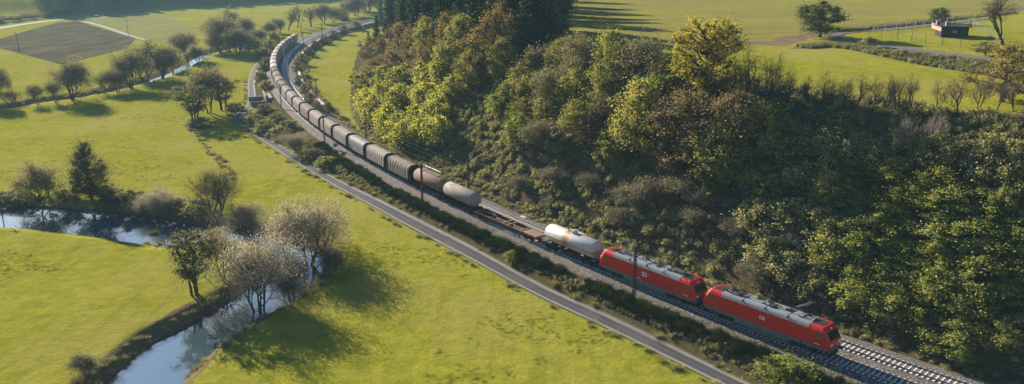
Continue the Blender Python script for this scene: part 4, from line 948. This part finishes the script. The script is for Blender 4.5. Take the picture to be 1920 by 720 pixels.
# wood behind the thicket
for (x, y, h, w, k) in [(656, 92, 11, 45, 'orange'), (690, 68, 13, 48, 'orange'), (716, 72, 13, 50, 'orange'), (748, 38, 16, 62, 'brown'), (772, 52, 14, 52, 'brown'), (800, 30, 16, 55, 'olive'), (832, 26, 16, 55, 'orange'), (855, 32, 15, 52, 'olive'), (675, 95, 10, 45, 'brown'), (735, 90, 11, 50, 'brown'), (870, 28, 15, 70, 'olive'), (915, 42, 15, 105, 'orange'), (938, 4, 15, 85, 'orange'), (968, 16, 13, 65, 'brown'), (880, 95, 10, 60, 'olive'), (900, 75, 12, 70, 'olive'), (945, 70, 12, 65, 'olive'), (790, 80, 12, 50, 'brown'), (830, 80, 12, 55, 'olive'), (700, 108, 9, 45, 'brown')]:
    plant(k, x, y, h, w, name='woodland_tree', desc={'orange': 'golden brown autumn tree', 'brown': 'russet leaved tree', 'olive': 'olive leaved tree'}[k], where='in the wood above the bright thicket', group='autumn trees in the wood')
for (x, y, h) in [(705, 28, 19), (672, 58, 13), (690, 58, 13)]:
    plant('conifer', x, y, h, None, name='spruce_tree', desc='dark green spruce', where='standing in front of the wood by the curve', group='spruces at the edge of the wood', wm=h*.36)
for row, (y, x0, x1, n) in enumerate([(108, 760, 990, 8), (92, 742, 1012, 10), (76, 728, 1022, 11), (60, 722, 1026, 11), (45, 722, 1020, 10), (30, 724, 1012, 9), (15, 740, 1015, 9)]):
    for q in range(n):
        plant('conifer', x0+(x1-x0)*(q+.5*(row % 2))/(n-1)+rp.randn()*5-6*(row % 2), y+rp.randn()*3, 19+rp.rand()*6, None, B, name='spruce_tree', desc='dark green spruce', where='in the '+('front', 'second', 'third', 'fourth', 'fifth', 'sixth', 'back')[row]+' row of the conifer wood', group='spruces in the conifer wood', wm=7.5+rp.rand()*2)
for (x, y, h, w) in [(1022, 98, 17, 11), (1036, 84, 18, 11), (1040, 66, 19, 11), (1036, 48, 20, 11), (1030, 30, 20, 11), (1022, 12, 20, 11), (1003, 90, 18, 11), (1010, 20, 20, 11), (1014, 38, 20, 11), (1018, 57, 19, 11), (1016, 76, 18, 11), (1030, 2, 21, 12), (1042, 20, 20, 11), (1044, 38, 20, 11)]:
    plant('hawthorn', x, y, h, None, B, name='woodland_tree', desc='dark broad tree', where='on the field edge of the conifer wood', group='dark trees at the field edge', wm=w)
# slope trees
SL = [(1005, 78, 9, 60, 'twig_shrub'), (1062, 72, 10, 70, 'olive'), (1095, 60, 12, 80, 'olive'), (1150, 56, 12, 85, 'olive'), (1195, 58, 13, 100, 'olive'), (1238, 82, 10, 55, 'bare'), (990, 112, 8, 62, 'olive'), (958, 146, 7, 60, 'green'), (1002, 134, 9, 66, 'olive'), (1042, 124, 9, 70, 'olive'), (1082, 128, 9, 72, 'olive'), (1130, 118, 10, 80, 'olive'), (1180, 118, 10, 80, 'olive'), (1225, 108, 10, 76, 'olive'), (940, 172, 6, 55, 'green'), (985, 182, 7, 62, 'olive'), (1040, 172, 8, 72, 'olive'), (1090, 186, 8, 75, 'olive'), (1140, 166, 9, 80, 'olive'), (1200, 148, 13, 105, 'olive'), (1245, 134, 9, 80, 'green'), (976, 216, 6, 66, 'green'), (1012, 218, 6.5, 66, 'olive'), (1062, 225, 6, 70, 'shrub'), (1150, 236, 6.5, 75, 'green'), (1182, 222, 7, 75, 'olive'), (1252, 190, 8, 85, 'olive'), (1292, 165, 14, 125, 'brown'), (1338, 180, 13, 125, 'brown'), (1384, 168, 14, 120, 'brown'), (1300, 220, 11, 115, 'brown'), (1352, 228, 11, 115, 'olive'), (1232, 214, 7, 85, 'olive'), (1388, 222, 7, 75, 'green'), (1374, 280, 6, 80, 'green'), (1345, 330, 3.4, 60, 'green'), (1112, 100, 9, 70, 'olive'), (1160, 90, 10, 75, 'olive'), (1290, 130, 9, 90, 'olive'), (1255, 100, 9, 70, 'olive'), (1425, 190, 12, 105, 'olive'), (1110, 215, 7, 70, 'olive'), (1270, 250, 6, 80, 'olive')]
for (x, y, h, w, k) in SL:
    if k == 'olive' and rp.rand() < .3: k = ('brown', 'riverside')[int(rp.rand() < .5)]
    h *= .85+.4*rp.rand(); w *= .9+.35*rp.rand()
    plant(k, x, y, h, w, name='slope_tree' if k not in ('shrub', 'twig_shrub') else 'slope_shrub', desc={'olive': 'olive green autumn tree', 'green': 'light green bushy tree', 'brown': 'grey brown thin leaved tree', 'bare': 'bare tree', 'riverside': 'grey twiggy tree', 'twig_shrub': 'pale twiggy shrub', 'shrub': 'dark shrub'}[k], where='on the wooded slope above the train', group='trees on the wooded slope', cat='tree' if k not in ('shrub', 'twig_shrub') else 'shrub')
plant('yellow', 1330, 33, 17.5, 150, name='maple_tree', label='tall golden yellow maple standing out at the edge of the plateau field', var=0)
for (x, y, h, w) in [(1402, 78, 11, 80), (1440, 95, 10, 75), (1376, 92, 10, 60), (1425, 140, 8, 70)]:
    plant('bare', x, y, h, w, name='bare_tree', desc='bare dark tree', where='right of the golden maple', group='bare trees beside the maple')
# plateau edge row
for (x, y, h, w) in [(1475, 200, 6.5, 60), (1518, 203, 6, 50), (1546, 208, 6.8, 55), (1580, 204, 5.5, 45), (1606, 204, 6.2, 50), (1636, 204, 5.5, 45), (1684, 216, 6.6, 60), (1710, 210, 6.4, 50), (1796, 218, 6.6, 65), (1832, 208, 5.5, 50), (1868, 205, 5, 50), (1755, 208, 5.0, 45), (1660, 206, 5.0, 40), (1900, 212, 5.5, 55)]:
    plant('bare', x, y, h, w, B, 'bare_tree', 'small bare tree', 'along the plateau meadow edge', 'bare trees along the plateau edge')
for (x, y, h, w) in [(1714, 212, 7.5, 75), (1746, 205, 7.5, 75), (1822, 262, 6.5, 80), (1500, 428, 4.0, 75), (1575, 270, 5.5, 60)]:
    plant('pale', x, y, h, w, name='birch_tree', desc='pale barked leafless tree', where='on the shaded slope', group='pale leafless trees on the shaded slope')
# bright bushes lower right
for (x, y) in [(1635, 292), (1702, 300), (1745, 312), (1772, 310), (1612, 362), (1682, 352), (1738, 346), (1792, 342), (1842, 346), (1600, 404), (1652, 394), (1704, 400), (1762, 392), (1822, 400), (1882, 352), (1918, 340), (1592, 452), (1642, 452), (1702, 456), (1762, 452), (1822, 450), (1884, 420), (1604, 500), (1662, 492), (1722, 500), (1792, 500), (1852, 482), (1912, 462), (1682, 538), (1752, 548), (1832, 540), (1902, 520), (1872, 590), (1800, 596), (1925, 585), (1950, 400), (1960, 480), (1965, 560)]:
    plant('green', x+rp.randn()*5, y+rp.randn()*4, 3.4+rp.rand()*3.2, 66+rp.rand()*66, name='leafy_bush', desc='yellow green leafy bush', where='in the lower right thicket', group='leafy bushes of the lower right thicket', cat='bush')
for (x, y, h, w, k) in [(1450, 250, 6, 90, 'shrub'), (1500, 240, 6, 90, 'shrub'), (1550, 255, 6, 90, 'shrub'), (1600, 250, 5, 80, 'shrub'), (1650, 262, 5, 80, 'shrub'), (1440, 310, 6, 95, 'olive'), (1500, 310, 5.5, 95, 'shrub'), (1560, 320, 5.5, 95, 'olive'), (1430, 370, 5, 95, 'shrub'), (1490, 370, 5, 90, 'shrub'), (1550, 390, 5, 95, 'shrub'), (1440, 430, 4, 85, 'shrub'), (1545, 450, 4, 85, 'shrub'), (1860, 250, 5, 90, 'shrub'), (1900, 260, 5, 90, 'shrub'), (1800, 262, 5, 90, 'shrub'), (1850, 310, 4.5, 90, 'shrub'), (1905, 300, 4.5, 90, 'shrub'), (1480, 225, 6, 85, 'olive'), (1575, 225, 5, 85, 'shrub'), (1690, 245, 5, 85, 'shrub'), (1760, 250, 5, 85, 'shrub'), (1420, 480, 3.5, 80, 'twig_shrub'), (1480, 470, 4, 85, 'shrub'), (1530, 510, 3.5, 80, 'shrub')]:
    plant(k, x, y, h, w, name='slope_bush', desc={'shrub': 'dark rounded bush', 'olive': 'dark olive bushy tree', 'twig_shrub': 'pale twiggy bush'}[k], where='on the shaded slope', group='bushes on the shaded slope', cat='bush', var=0 if k == 'shrub' else None)
for (x, y, h, w) in [(975, 325, 3.2, 60), (1190, 345, 3.6, 85), (1235, 325, 4.2, 110), (1290, 320, 4.2, 95), (1330, 345, 3.6, 80), (1160, 385, 3, 70), (1300, 385, 3, 75), (1380, 400, 3.2, 80), (1110, 320, 3, 60), (1040, 310, 3, 60)]:
    plant('twig_shrub', x, y, h, w, name='slope_shrub', desc='pale olive rounded shrub', where='on the sunlit bramble slope', group='pale shrubs on the bramble slope', cat='shrub')
# plateau
plant('hawthorn', 1537, 70, 9.0, 88, B, 'hawthorn_tree', label='round dark hawthorn standing alone at the corner of the plateau field', var=0)
plant('bare', 1882, 84, 14, 120, B, 'bare_tree', label='big bare tree at the corner of the fenced plot', var=2)
plant('orange', 1896, 84, 9, 130, name='autumn_tree', label='yellow brown leafy tree at the right edge below the big bare tree', var=1)
plant('orange', 1847, 104, 3.0, 46, B, 'bush', label='yellow brown bush at the corner of the fenced plot', cat='bush', var=0)
plant('shrub', 1627, 88, 2.6, 34, B, 'bush', label='small dark bush by the hut track junction', cat='bush', var=0)
plant('hawthorn', 1762, 44, 4.5, 42, B, 'hawthorn_bush', label='dark bush standing behind the small hut', cat='bush', var=0)
plant('green', 1476, 722, 3.6, 112, B, 'leafy_bush', label='yellow green bush between farm road and leading locomotive', cat='bush', var=0)
plant('green', 962, 488, 1.8, 36, B, 'leafy_bush', label='small yellow bush in the bramble strip below the flat wagon', cat='bush', var=2)
counts = {}
from collections import defaultdict
byg = defaultdict(list)
for d in PLANTS:
    if not d['label']: byg[(d['desc'], d['where'])].append(d)
for key, L_ in byg.items():
    L_.sort(key=lambda d: d['px'])
    for i, d in enumerate(L_):
        d['label'] = f"{key[0]} {key[1]}" + (f", {ordn(i)} from left" if len(L_) > 1 else '')
for i, d in enumerate(PLANTS):
    ps = PR[d['kind']]; p = ps[d['var'] % len(ps) if d['var'] is not None else i % len(ps)]
    x, y, z = d['P']; t = empty(d['name'], (x, y, z-.05), rp.rand()*6.28)
    w = d['w'] or p.W; t.scale = (w/p.W, w/p.W, d['h']/p.H)
    tag(t, d['label'], d['cat'], d['group']); link('trunk', p.trunk, t); link('crown', p.crown, t)

# ------------------------------------------------------------------ undergrowth (stuff): one points object each, instanced by geometry nodes
def clump(name, seed, kind):
    rng = np.random.RandomState(seed)
    if kind in ('bramble', 'dullb'):
        n = 420; d = rng.normal(size=(n, 3)); d /= np.linalg.norm(d, axis=1)[:, None]; d[:, 2] = np.abs(d[:, 2]); r = rng.rand(n)**.35*(.75+.35*np.sin(3*np.arctan2(d[:, 1], d[:, 0])+seed))
        C = d*r[:, None]*np.array([1.15, 1.15, .8]); V, F, T = leaves(C, d*.6+rng.normal(size=(n, 3))*.6+np.array([0, 0, .3]), .12, rng, np.clip(.45+.25*rng.randn(n), 0, 1))
        P0 = rng.normal(size=(14, 3))*.2; P0[:, 2] = -.2; e = rng.normal(size=(14, 3))*.8; e[:, 2] = .5+.5*rng.rand(14); V2, F2 = tubes(P0, e, np.full(14, .02), np.full(14, .008), 3)
        V, F, T = joinq([(V, F, T), (V2, F2)]); mat = M['bramble' if kind == 'bramble' else 'dull']
    elif kind == 'broom':
        n = 260; P0 = rng.normal(size=(n, 3))*.28; P0[:, 2] = 0; e = P0*1.9+rng.normal(size=(n, 3))*.12; e[:, 2] = .7+.7*rng.rand(n); V, F = tubes(P0, e, np.full(n, .035), np.full(n, .012), 3); T = np.repeat(np.clip(.45+.25*rng.randn(n), 0, 1), 6); mat = M['broom']
    elif kind == 'straw':
        n = 90; P0 = rng.normal(size=(n, 3))*.22; P0[:, 2] = -.05; e = P0*2.2+rng.normal(size=(n, 3))*.15; e[:, 2] = .3+.45*rng.rand(n); V, F = tubes(P0, e, np.full(n, .025), np.full(n, .006), 3); T = np.repeat(np.clip(.5+.25*rng.randn(n), 0, 1), 6); mat = M['straw']
    elif kind == 'grass':
        n = 40; P0 = rng.normal(size=(n, 3))*.22; P0[:, 2] = -.05; e = P0*1.5+rng.normal(size=(n, 3))*.07; e[:, 2] = .07+.14*rng.rand(n)**1.5; V, F = tubes(P0, e, np.full(n, .03), np.full(n, .008), 3); T = np.repeat(np.clip(.5+.25*rng.randn(n), 0, 1), 6); mat = M['grass']
    me = np_mesh(name, V, F, mat, {'tint': ('FLOAT', T.astype(np.float32))}); return me
def scatter(name, pts, scl, protos, label, seed=0, zs=None):
    """protos: list of meshes; pts (n,3)"""
    rng = np.random.RandomState(seed); n = len(pts)
    c2 = bpy.data.collections.new(name+'_source')
    for i, me in enumerate(protos):
        o = bpy.data.objects.new(f'{name}_{i}', me); c2.objects.link(o)
    me = bpy.data.meshes.new(name); me.vertices.add(n); me.vertices.foreach_set('co', np.asarray(pts, np.float32).ravel())
    S = np.stack([scl, scl, scl*(zs if zs is not None else (.75+.5*rng.rand(n)))], 1).astype(np.float32)
    for an, ty, dat in (('scl', 'FLOAT_VECTOR', S), ('rot', 'FLOAT', (rng.rand(n)*6.283).astype(np.float32)), ('pick', 'INT', rng.randint(len(protos), size=n).astype(np.int32))):
        a = me.attributes.new(an, ty, 'POINT'); a.data.foreach_set('vector' if ty == 'FLOAT_VECTOR' else 'value', dat.ravel())
    ob = link(name, me); tag(ob, label, kind='stuff')
    ng = bpy.data.node_groups.new(name, 'GeometryNodeTree'); ng.interface.new_socket('Geometry', in_out='INPUT', socket_type='NodeSocketGeometry'); ng.interface.new_socket('Geometry', in_out='OUTPUT', socket_type='NodeSocketGeometry')
    N = ng.nodes; L = ng.links; gi = N.new('NodeGroupInput'); go = N.new('NodeGroupOutput'); ip = N.new('GeometryNodeInstanceOnPoints'); ci = N.new('GeometryNodeCollectionInfo')
    ci.inputs['Collection'].default_value = c2; ci.inputs['Separate Children'].default_value = True; ci.inputs['Reset Children'].default_value = True; ip.inputs['Pick Instance'].default_value = True
    def na(nm, ty): a = N.new('GeometryNodeInputNamedAttribute'); a.data_type = ty; a.inputs['Name'].default_value = nm; return [o for o in a.outputs if o.enabled][0]
    cx = N.new('ShaderNodeCombineXYZ'); L.new(na('rot', 'FLOAT'), cx.inputs['Z'])
    L.new(gi.outputs[0], ip.inputs['Points']); L.new(ci.outputs[0], ip.inputs['Instance']); L.new(na('pick', 'INT'), ip.inputs['Instance Index']); L.new(cx.outputs[0], ip.inputs['Rotation']); L.new(na('scl', 'FLOAT_VECTOR'), ip.inputs['Scale'])
    L.new(ip.outputs[0], go.inputs[0]); md = ob.modifiers.new('scatter', 'NODES'); md.node_group = ng
    return ob
BR = [clump('bramble_clump', 200+i, 'bramble') for i in range(3)]; DB_ = [clump('dull_clump', 210+i, 'dullb') for i in range(2)]
BM = [clump('broom_clump', 220+i, 'broom') for i in range(3)]; STW = [clump('straw_clump', 230+i, 'straw') for i in range(3)]; GR = [clump('grass_tuft', 240+i, 'grass') for i in range(4)]
r5 = np.random.RandomState(9)
def area(n, x0, x1, y0, y1): return np.stack([r5.uniform(x0, x1, n), r5.uniform(y0, y1, n)], 1)
def in_view(P_, z, m=60):
    d = c_*P_[:, 1]-s_*(z-CZ); u = s_*P_[:, 1]+c_*(z-CZ); px = 960+FPX*P_[:, 0]/d; py = 360-FPX*u/d
    return (px > -m) & (px < 1920+m) & (py > -m) & (py < 720+m)
# bramble cover on the hill slope
A = area(60000, -90, 130, 55, 340); z, sd, hd, rd, ud, fd = HF(A, True)
k = (hd > -2.0) & (hd < 33) & (sd > 9.0) & in_view(A, z) & (r5.rand(len(A)) < np.where(A[:, 1] < 230, .62, .4)); A1 = np.c_[A[k], z[k]]; h_ = hd[k]
scatter('bramble_cover', A1, (.75+.75*r5.rand(len(A1)))*np.where(h_ < 2, .55, 1), BR+DB_, 'tangled brambles and dry scrub covering the railway slope', 1)
# brambles between road and railway
def lane(n, s0, s1, o0, o1):
    st = r5.uniform(s0, s1, n); x, y, _, _ = rail_at(st, r5.uniform(o0, o1, n)); return np.stack([x, y], 1)
A = lane(8500, 45, 330, -13, -5.0); z, sd, hd, rd, ud, fd = HF(A, True); rdd, _ = sdist(A, ROAD); rdd = np.abs(rdd)
k = (sd > -9.6-4*(A[:, 1] > 215)) & (rdd > 2.7) & in_view(A, z) & (r5.rand(len(A)) < np.clip(.75+.5*rng_noise(A, .45, 33), .2, 1)); A1 = np.c_[A[k], z[k]]
scatter('bramble_verge', A1, (.40+.55*r5.rand(len(A1)))*np.where(rdd[k] < 3.6, .6, 1), BR+DB_, 'bramble mounds on the verge between farm road and railway', 2)
A = lane(1500, 45, 270, -5.3, -3.9); z, sd, hd, rd, ud, fd = HF(A, True)
k = in_view(A, z) & (r5.rand(len(A)) < np.clip(.85+.8*rng_noise(A, .22, 31), .08, 1)); A1 = np.c_[A[k], z[k]]
scatter('broom_hedge', A1, .4+.5*r5.rand(len(A1)), BM, 'dark green broom hedge along the ballast edge', 3)
A = area(40000, -130, 110, 55, 400); z, sd, hd, rd, ud, fd = HF(A, True)
# inner embankment and right foot
k = (sd > 9.5) & (sd < 14) & (hd < -1) & (A[:, 1] > 210) & in_view(A, z) & (r5.rand(len(A)) < .3); A1 = np.c_[A[k], z[k]]
if len(A1): scatter('embankment_scrub', A1, .6+.6*r5.rand(len(A1)), BR+DB_, 'scrub on the inner embankment of the railway curve', 4)
# dry grass: river banks, road verges, foot of the slope
A = area(110000, -180, 110, 60, 330); z, sd, hd, rd, ud, fd = HF(A, True); rdd, _ = sdist(A, ROAD); rdd = np.abs(rdd)
dm = np.minimum(np.abs(rd)-RIV_W, np.abs(ud)-UP_W)
HR = catmull([un(x, y, -3)[:2] for x, y in [(352, 232), (372, 255), (395, 285), (418, 310), (440, 335)]], 5); hr, _ = sdist(A, HR)
k = ((dm > .3) & (dm < 2.2+1.2*rng_noise(A, .3, 40)) & (r5.rand(len(A)) < .45)) | ((rdd > 1.6) & (rdd < 2.7) & (r5.rand(len(A)) < .3)) | ((np.abs(hr) < 1.1+.6*rng_noise(A, .4, 41)) & (r5.rand(len(A)) < .4)) | ((sd > 7.6) & (sd < 10.5) & (r5.rand(len(A)) < .3))
k &= in_view(A, z) & (z > -4.5); A1 = np.c_[A[k], z[k]]
scatter('dry_grass', A1, .4+.6*r5.rand(len(A1)), STW, 'dry grass on river banks and verges', 5)
# meadow tufts
A = np.concatenate([area(42000, -110, 60, 80, 170), area(12000, -170, 0, 170, 250), area(9000, 40, 150, 100, 190)]); z, sd, hd, rd, ud, fd = HF(A, True); rdd, _ = sdist(A, ROAD)
k = in_view(A, z, 20) & (np.minimum(np.abs(rd)-RIV_W, np.abs(ud)-UP_W) > 2.2) & (((sd < -9.0) & (np.abs(rdd) > 2.1)) | (hd > 33)); k &= (r5.rand(len(A)) < .5) & (rng_noise(A, .06, 50)+.6*rng_noise(A, .4, 51) > .55)
A1 = np.c_[A[k], z[k]]
scatter('meadow_grass', A1, .25+.5*r5.rand(len(A1))**2, GR, 'short tufted meadow grass', 6)
# far wood on the hillside
A = area(5200, -900, 100, 560, 1250); z, sd, hd, rd, ud, fd = HF(A, True); frd, _ = sdist(A, FR); lf = A[:, 0]/A[:, 1]
k = (fd < -3) & in_view(A, z, 120) & (np.abs(frd) > 9) & (lf > -.58) & (sd < -25); A1 = np.c_[A[k], z[k]]
far_protos = [PR['riverside'][0].crown, PR['brown'][0].crown, PR['olive'][0].crown, PR['brown'][1].crown]
scatter('hillside_wood', A1, 1.0+.7*r5.rand(len(A1)), far_protos, 'hazy wood covering the far hillside', 7, zs=1.3+.4*r5.rand(len(A1)))
# far hedge by the country road
A = np.array([un(x, y, -3)[:2] for x, y in zip(np.linspace(-20, 130, 40), np.linspace(49, 31, 40)-3)])+r5.normal(size=(40, 2))*4; A1 = np.c_[A, HF(A)]
scatter('roadside_hedge', A1, .5+.3*r5.rand(len(A1)), far_protos[:2], 'dark hedge above the country road', 8, zs=.5+.2*r5.rand(len(A1)))
# hedge behind the hut fence
hp = catmull([hit(x, y)[:2] for x, y in [(1566, 60), (1620, 55), (1700, 47), (1770, 39), (1840, 31), (1900, 25)]], 12); hp = np.repeat(hp, 4, 0)+r5.normal(size=(len(hp)*4, 2))*.5
scatter('field_hedge', np.c_[hp, HF(hp)], .8+.4*r5.rand(len(hp)), [BR[0], BR[1]], 'dark low hedge between hut track and plateau field', 9)
ib = np.repeat(np.arange(len(BANK)-1), 46); db = np.diff(BANK, axis=0); nb = np.stack([db[:, 1], -db[:, 0]], 1)/np.hypot(db[:, 0], db[:, 1])[:, None]
bkp = BANK[ib]+db[ib]*r5.rand(len(ib), 1)+nb[ib]*r5.uniform(-.8, 3.4, (len(ib), 1))
scatter('bank_scrub', np.c_[bkp, HF(bkp)], .5+.5*r5.rand(len(bkp)), BR+DB_, 'scrub on the bank below the hut track', 10)

# ------------------------------------------------------------------ hut, fence, poles, car
hb = hit(1789, 70); hut = empty('hut', (hb[0], hb[1], hb[2]-.1), R(-12))
tag(hut, 'small dark flat roofed hut set into a grassy mound', 'hut')
MB().box(-3.0, 3.0, 0, 5.0, -1, 2.5).build('wall', M['brick'], hut)
rf = MB().box(-3.5, 3.5, -.5, 5.4, 2.502, 2.72).build('roof', M['felt'], hut)
for x, y in ((-1.6, 1.0), (-3.0, 3.6)): MB().box(x-.42, x+.42, y-.42, y+.42, 2.72, 3.65).box(x-.5, x+.5, y-.5, y+.5, 3.652, 3.75).build('vent', M['roof_grey'], rf)
wd = MB().box(-.6, .5, -.06, .05, 1.15, 1.7).build('window', M['roof_grey'], hut); MB().box(-.1, 0, -.075, .02, 1.1, 1.75).build('window_bar', M['white'], wd)
MB().add([(-3.05, -.6, 2.45), (-3.05, -.3, 2.45), (-3.05, 7.5, 2.9), (-3.05, 7.5, 1.6), (-3.05, -.6, 1.5), (-3.3, -.6, 2.45), (-3.3, -.3, 2.45), (-3.3, 7.5, 2.9), (-3.3, 7.5, 1.6), (-3.3, -.6, 1.5)], [(0, 1, 2, 3, 4), (9, 8, 7, 6, 5), (0, 5, 6, 1), (1, 6, 7, 2), (2, 7, 8, 3), (3, 8, 9, 4), (4, 9, 5, 0)]).build('fascia', M['fascia'], hut)
MB().box(1.2, 2.1, -.04, .04, -.6, 1.9).build('door', M['black'], hut)
# mound left of the hut
def fence(name, label, pxs, hgt, n, mat, rw=.07, mesh=True):
    line = np.array([hit(x, y)[:2] for x, y in pxs]); s = np.r_[0, np.cumsum(np.hypot(*np.diff(line, axis=0).T))]; t = np.linspace(0, s[-1], n)
    pts = np.stack([np.interp(t, s, line[:, 0]), np.interp(t, s, line[:, 1])], 1); zz = HF(pts); o = empty(name, (pts[0, 0], pts[0, 1], zz[0])); tag(o, label, 'fence', 'fences around the hut plot')
    base = Vector((pts[0, 0], pts[0, 1], zz[0]))
    for i in range(n):
        q = Vector((pts[i, 0], pts[i, 1], zz[i]))-base; MB().box(q.x-rw, q.x+rw, q.y-rw, q.y+rw, q.z-.3, q.z+hgt).tube((q.x, q.y, q.z+hgt), (q.x-.15, q.y-.2, q.z+hgt+.3), rw*.8, n=5).build('post', mat, o)
    w = MB()
    for hh in np.linspace(.15, hgt-.05, 9 if mesh else 4):
        for i in range(n-1):
            a = Vector((pts[i, 0], pts[i, 1], zz[i]+hh))-base; b = Vector((pts[i+1, 0], pts[i+1, 1], zz[i+1]+hh))-base; w.tube(a, b, .009, n=3, caps=False)
    w.build('wire', M['post'], o)
fence('wire_fence', 'pale concrete post wire fence along the upper hut track', [(1637, 60), (1690, 55.5), (1740, 50.5), (1790, 45), (1818, 46)], 2.0, 11, M['post'])
fence('wire_fence', 'wire fence running down beside the big bare tree right of the hut', [(1820, 47), (1838, 60), (1860, 72), (1880, 84)], 2.0, 8, M['post'])
fence('wire_fence', 'dark post fence on the lower side of the hut plot', [(1652, 70), (1690, 74), (1740, 82), (1800, 89)], 1.8, 6, M['post_dark'], .06, False)
def pole(px, py, hgt, label):
    P_ = hit(px, py); t = empty('utility_pole', tuple(P_)); tag(t, label, 'pole', 'wooden utility poles in the meadows')
    MB().tube((0, 0, -.5), (0, 0, hgt), .16, .10, n=8).build('pole', M['wood'], t); c = MB().box(-.8, .8, -.06, .06, hgt-.5, hgt-.38).build('cross_arm', M['wood'], t)
    for x in (-.7, 0, .7): MB().tube((x, 0, hgt-.38), (x, 0, hgt-.2), .04, n=6).build('insulator', M['white'], c)
pole(4, 404, 10.5, 'wooden utility pole at the left edge by the river')
pole(36, 99, 10.5, 'wooden utility pole at the near edge of the ploughed field')
pole(241, 68, 10.5, 'wooden utility pole beside the field track at the far corner')
cp = un(183, 32.5, -3); car = empty('parked_car', (cp[0], cp[1], h1(cp[0], cp[1])+.16), R(15)); tag(car, 'small dark red car parked by the field track far away', 'car')
MB().loft([[(-2.1, -.85, .35), (2.1, -.85, .35), (2.1, .85, .35), (-2.1, .85, .35)], [(-2.15, -.88, .75), (2.15, -.88, .65), (2.15, .88, .65), (-2.15, .88, .75)], [(-2.05, -.82, .95), (1.9, -.82, .85), (1.9, .82, .85), (-2.05, .82, .95)]]).build('body', M['car_paint'], car)
MB().loft([[(-1.9, -.78, .95), (1.0, -.78, .9), (1.0, .78, .9), (-1.9, .78, .95)], [(-1.5, -.62, 1.45), (.3, -.62, 1.45), (.3, .62, 1.45), (-1.5, .62, 1.45)]]).build('cabin', M['glass'], car)
MB().box(-1.5, .3, -.62, .62, 1.452, 1.48).build('roof', M['white'], car)
for x in (-1.3, 1.3):
    for s in (-1, 1): MB().tube((x, s*.72, .31), (x, s*.9, .31), .31, n=12).build('wheel', M['black'], car)

# ------------------------------------------------------------------ haze
hz = MB().box(-1700, 1700, -750, 2150, -8, 105)
m, nt, N, L, bs = newmat('haze_air'); N.remove(bs); pv = N.new('ShaderNodeVolumePrincipled'); pv.inputs['Density'].default_value = HAZE_DENSITY; pv.inputs['Color'].default_value = (.45, .75, 1.0, 1); pv.inputs['Anisotropy'].default_value = 0.0
L.new(pv.outputs[0], N['Material Output'].inputs['Volume'])
tag(hz.build('haze', m), 'thin bluish haze in the valley air', kind='stuff')
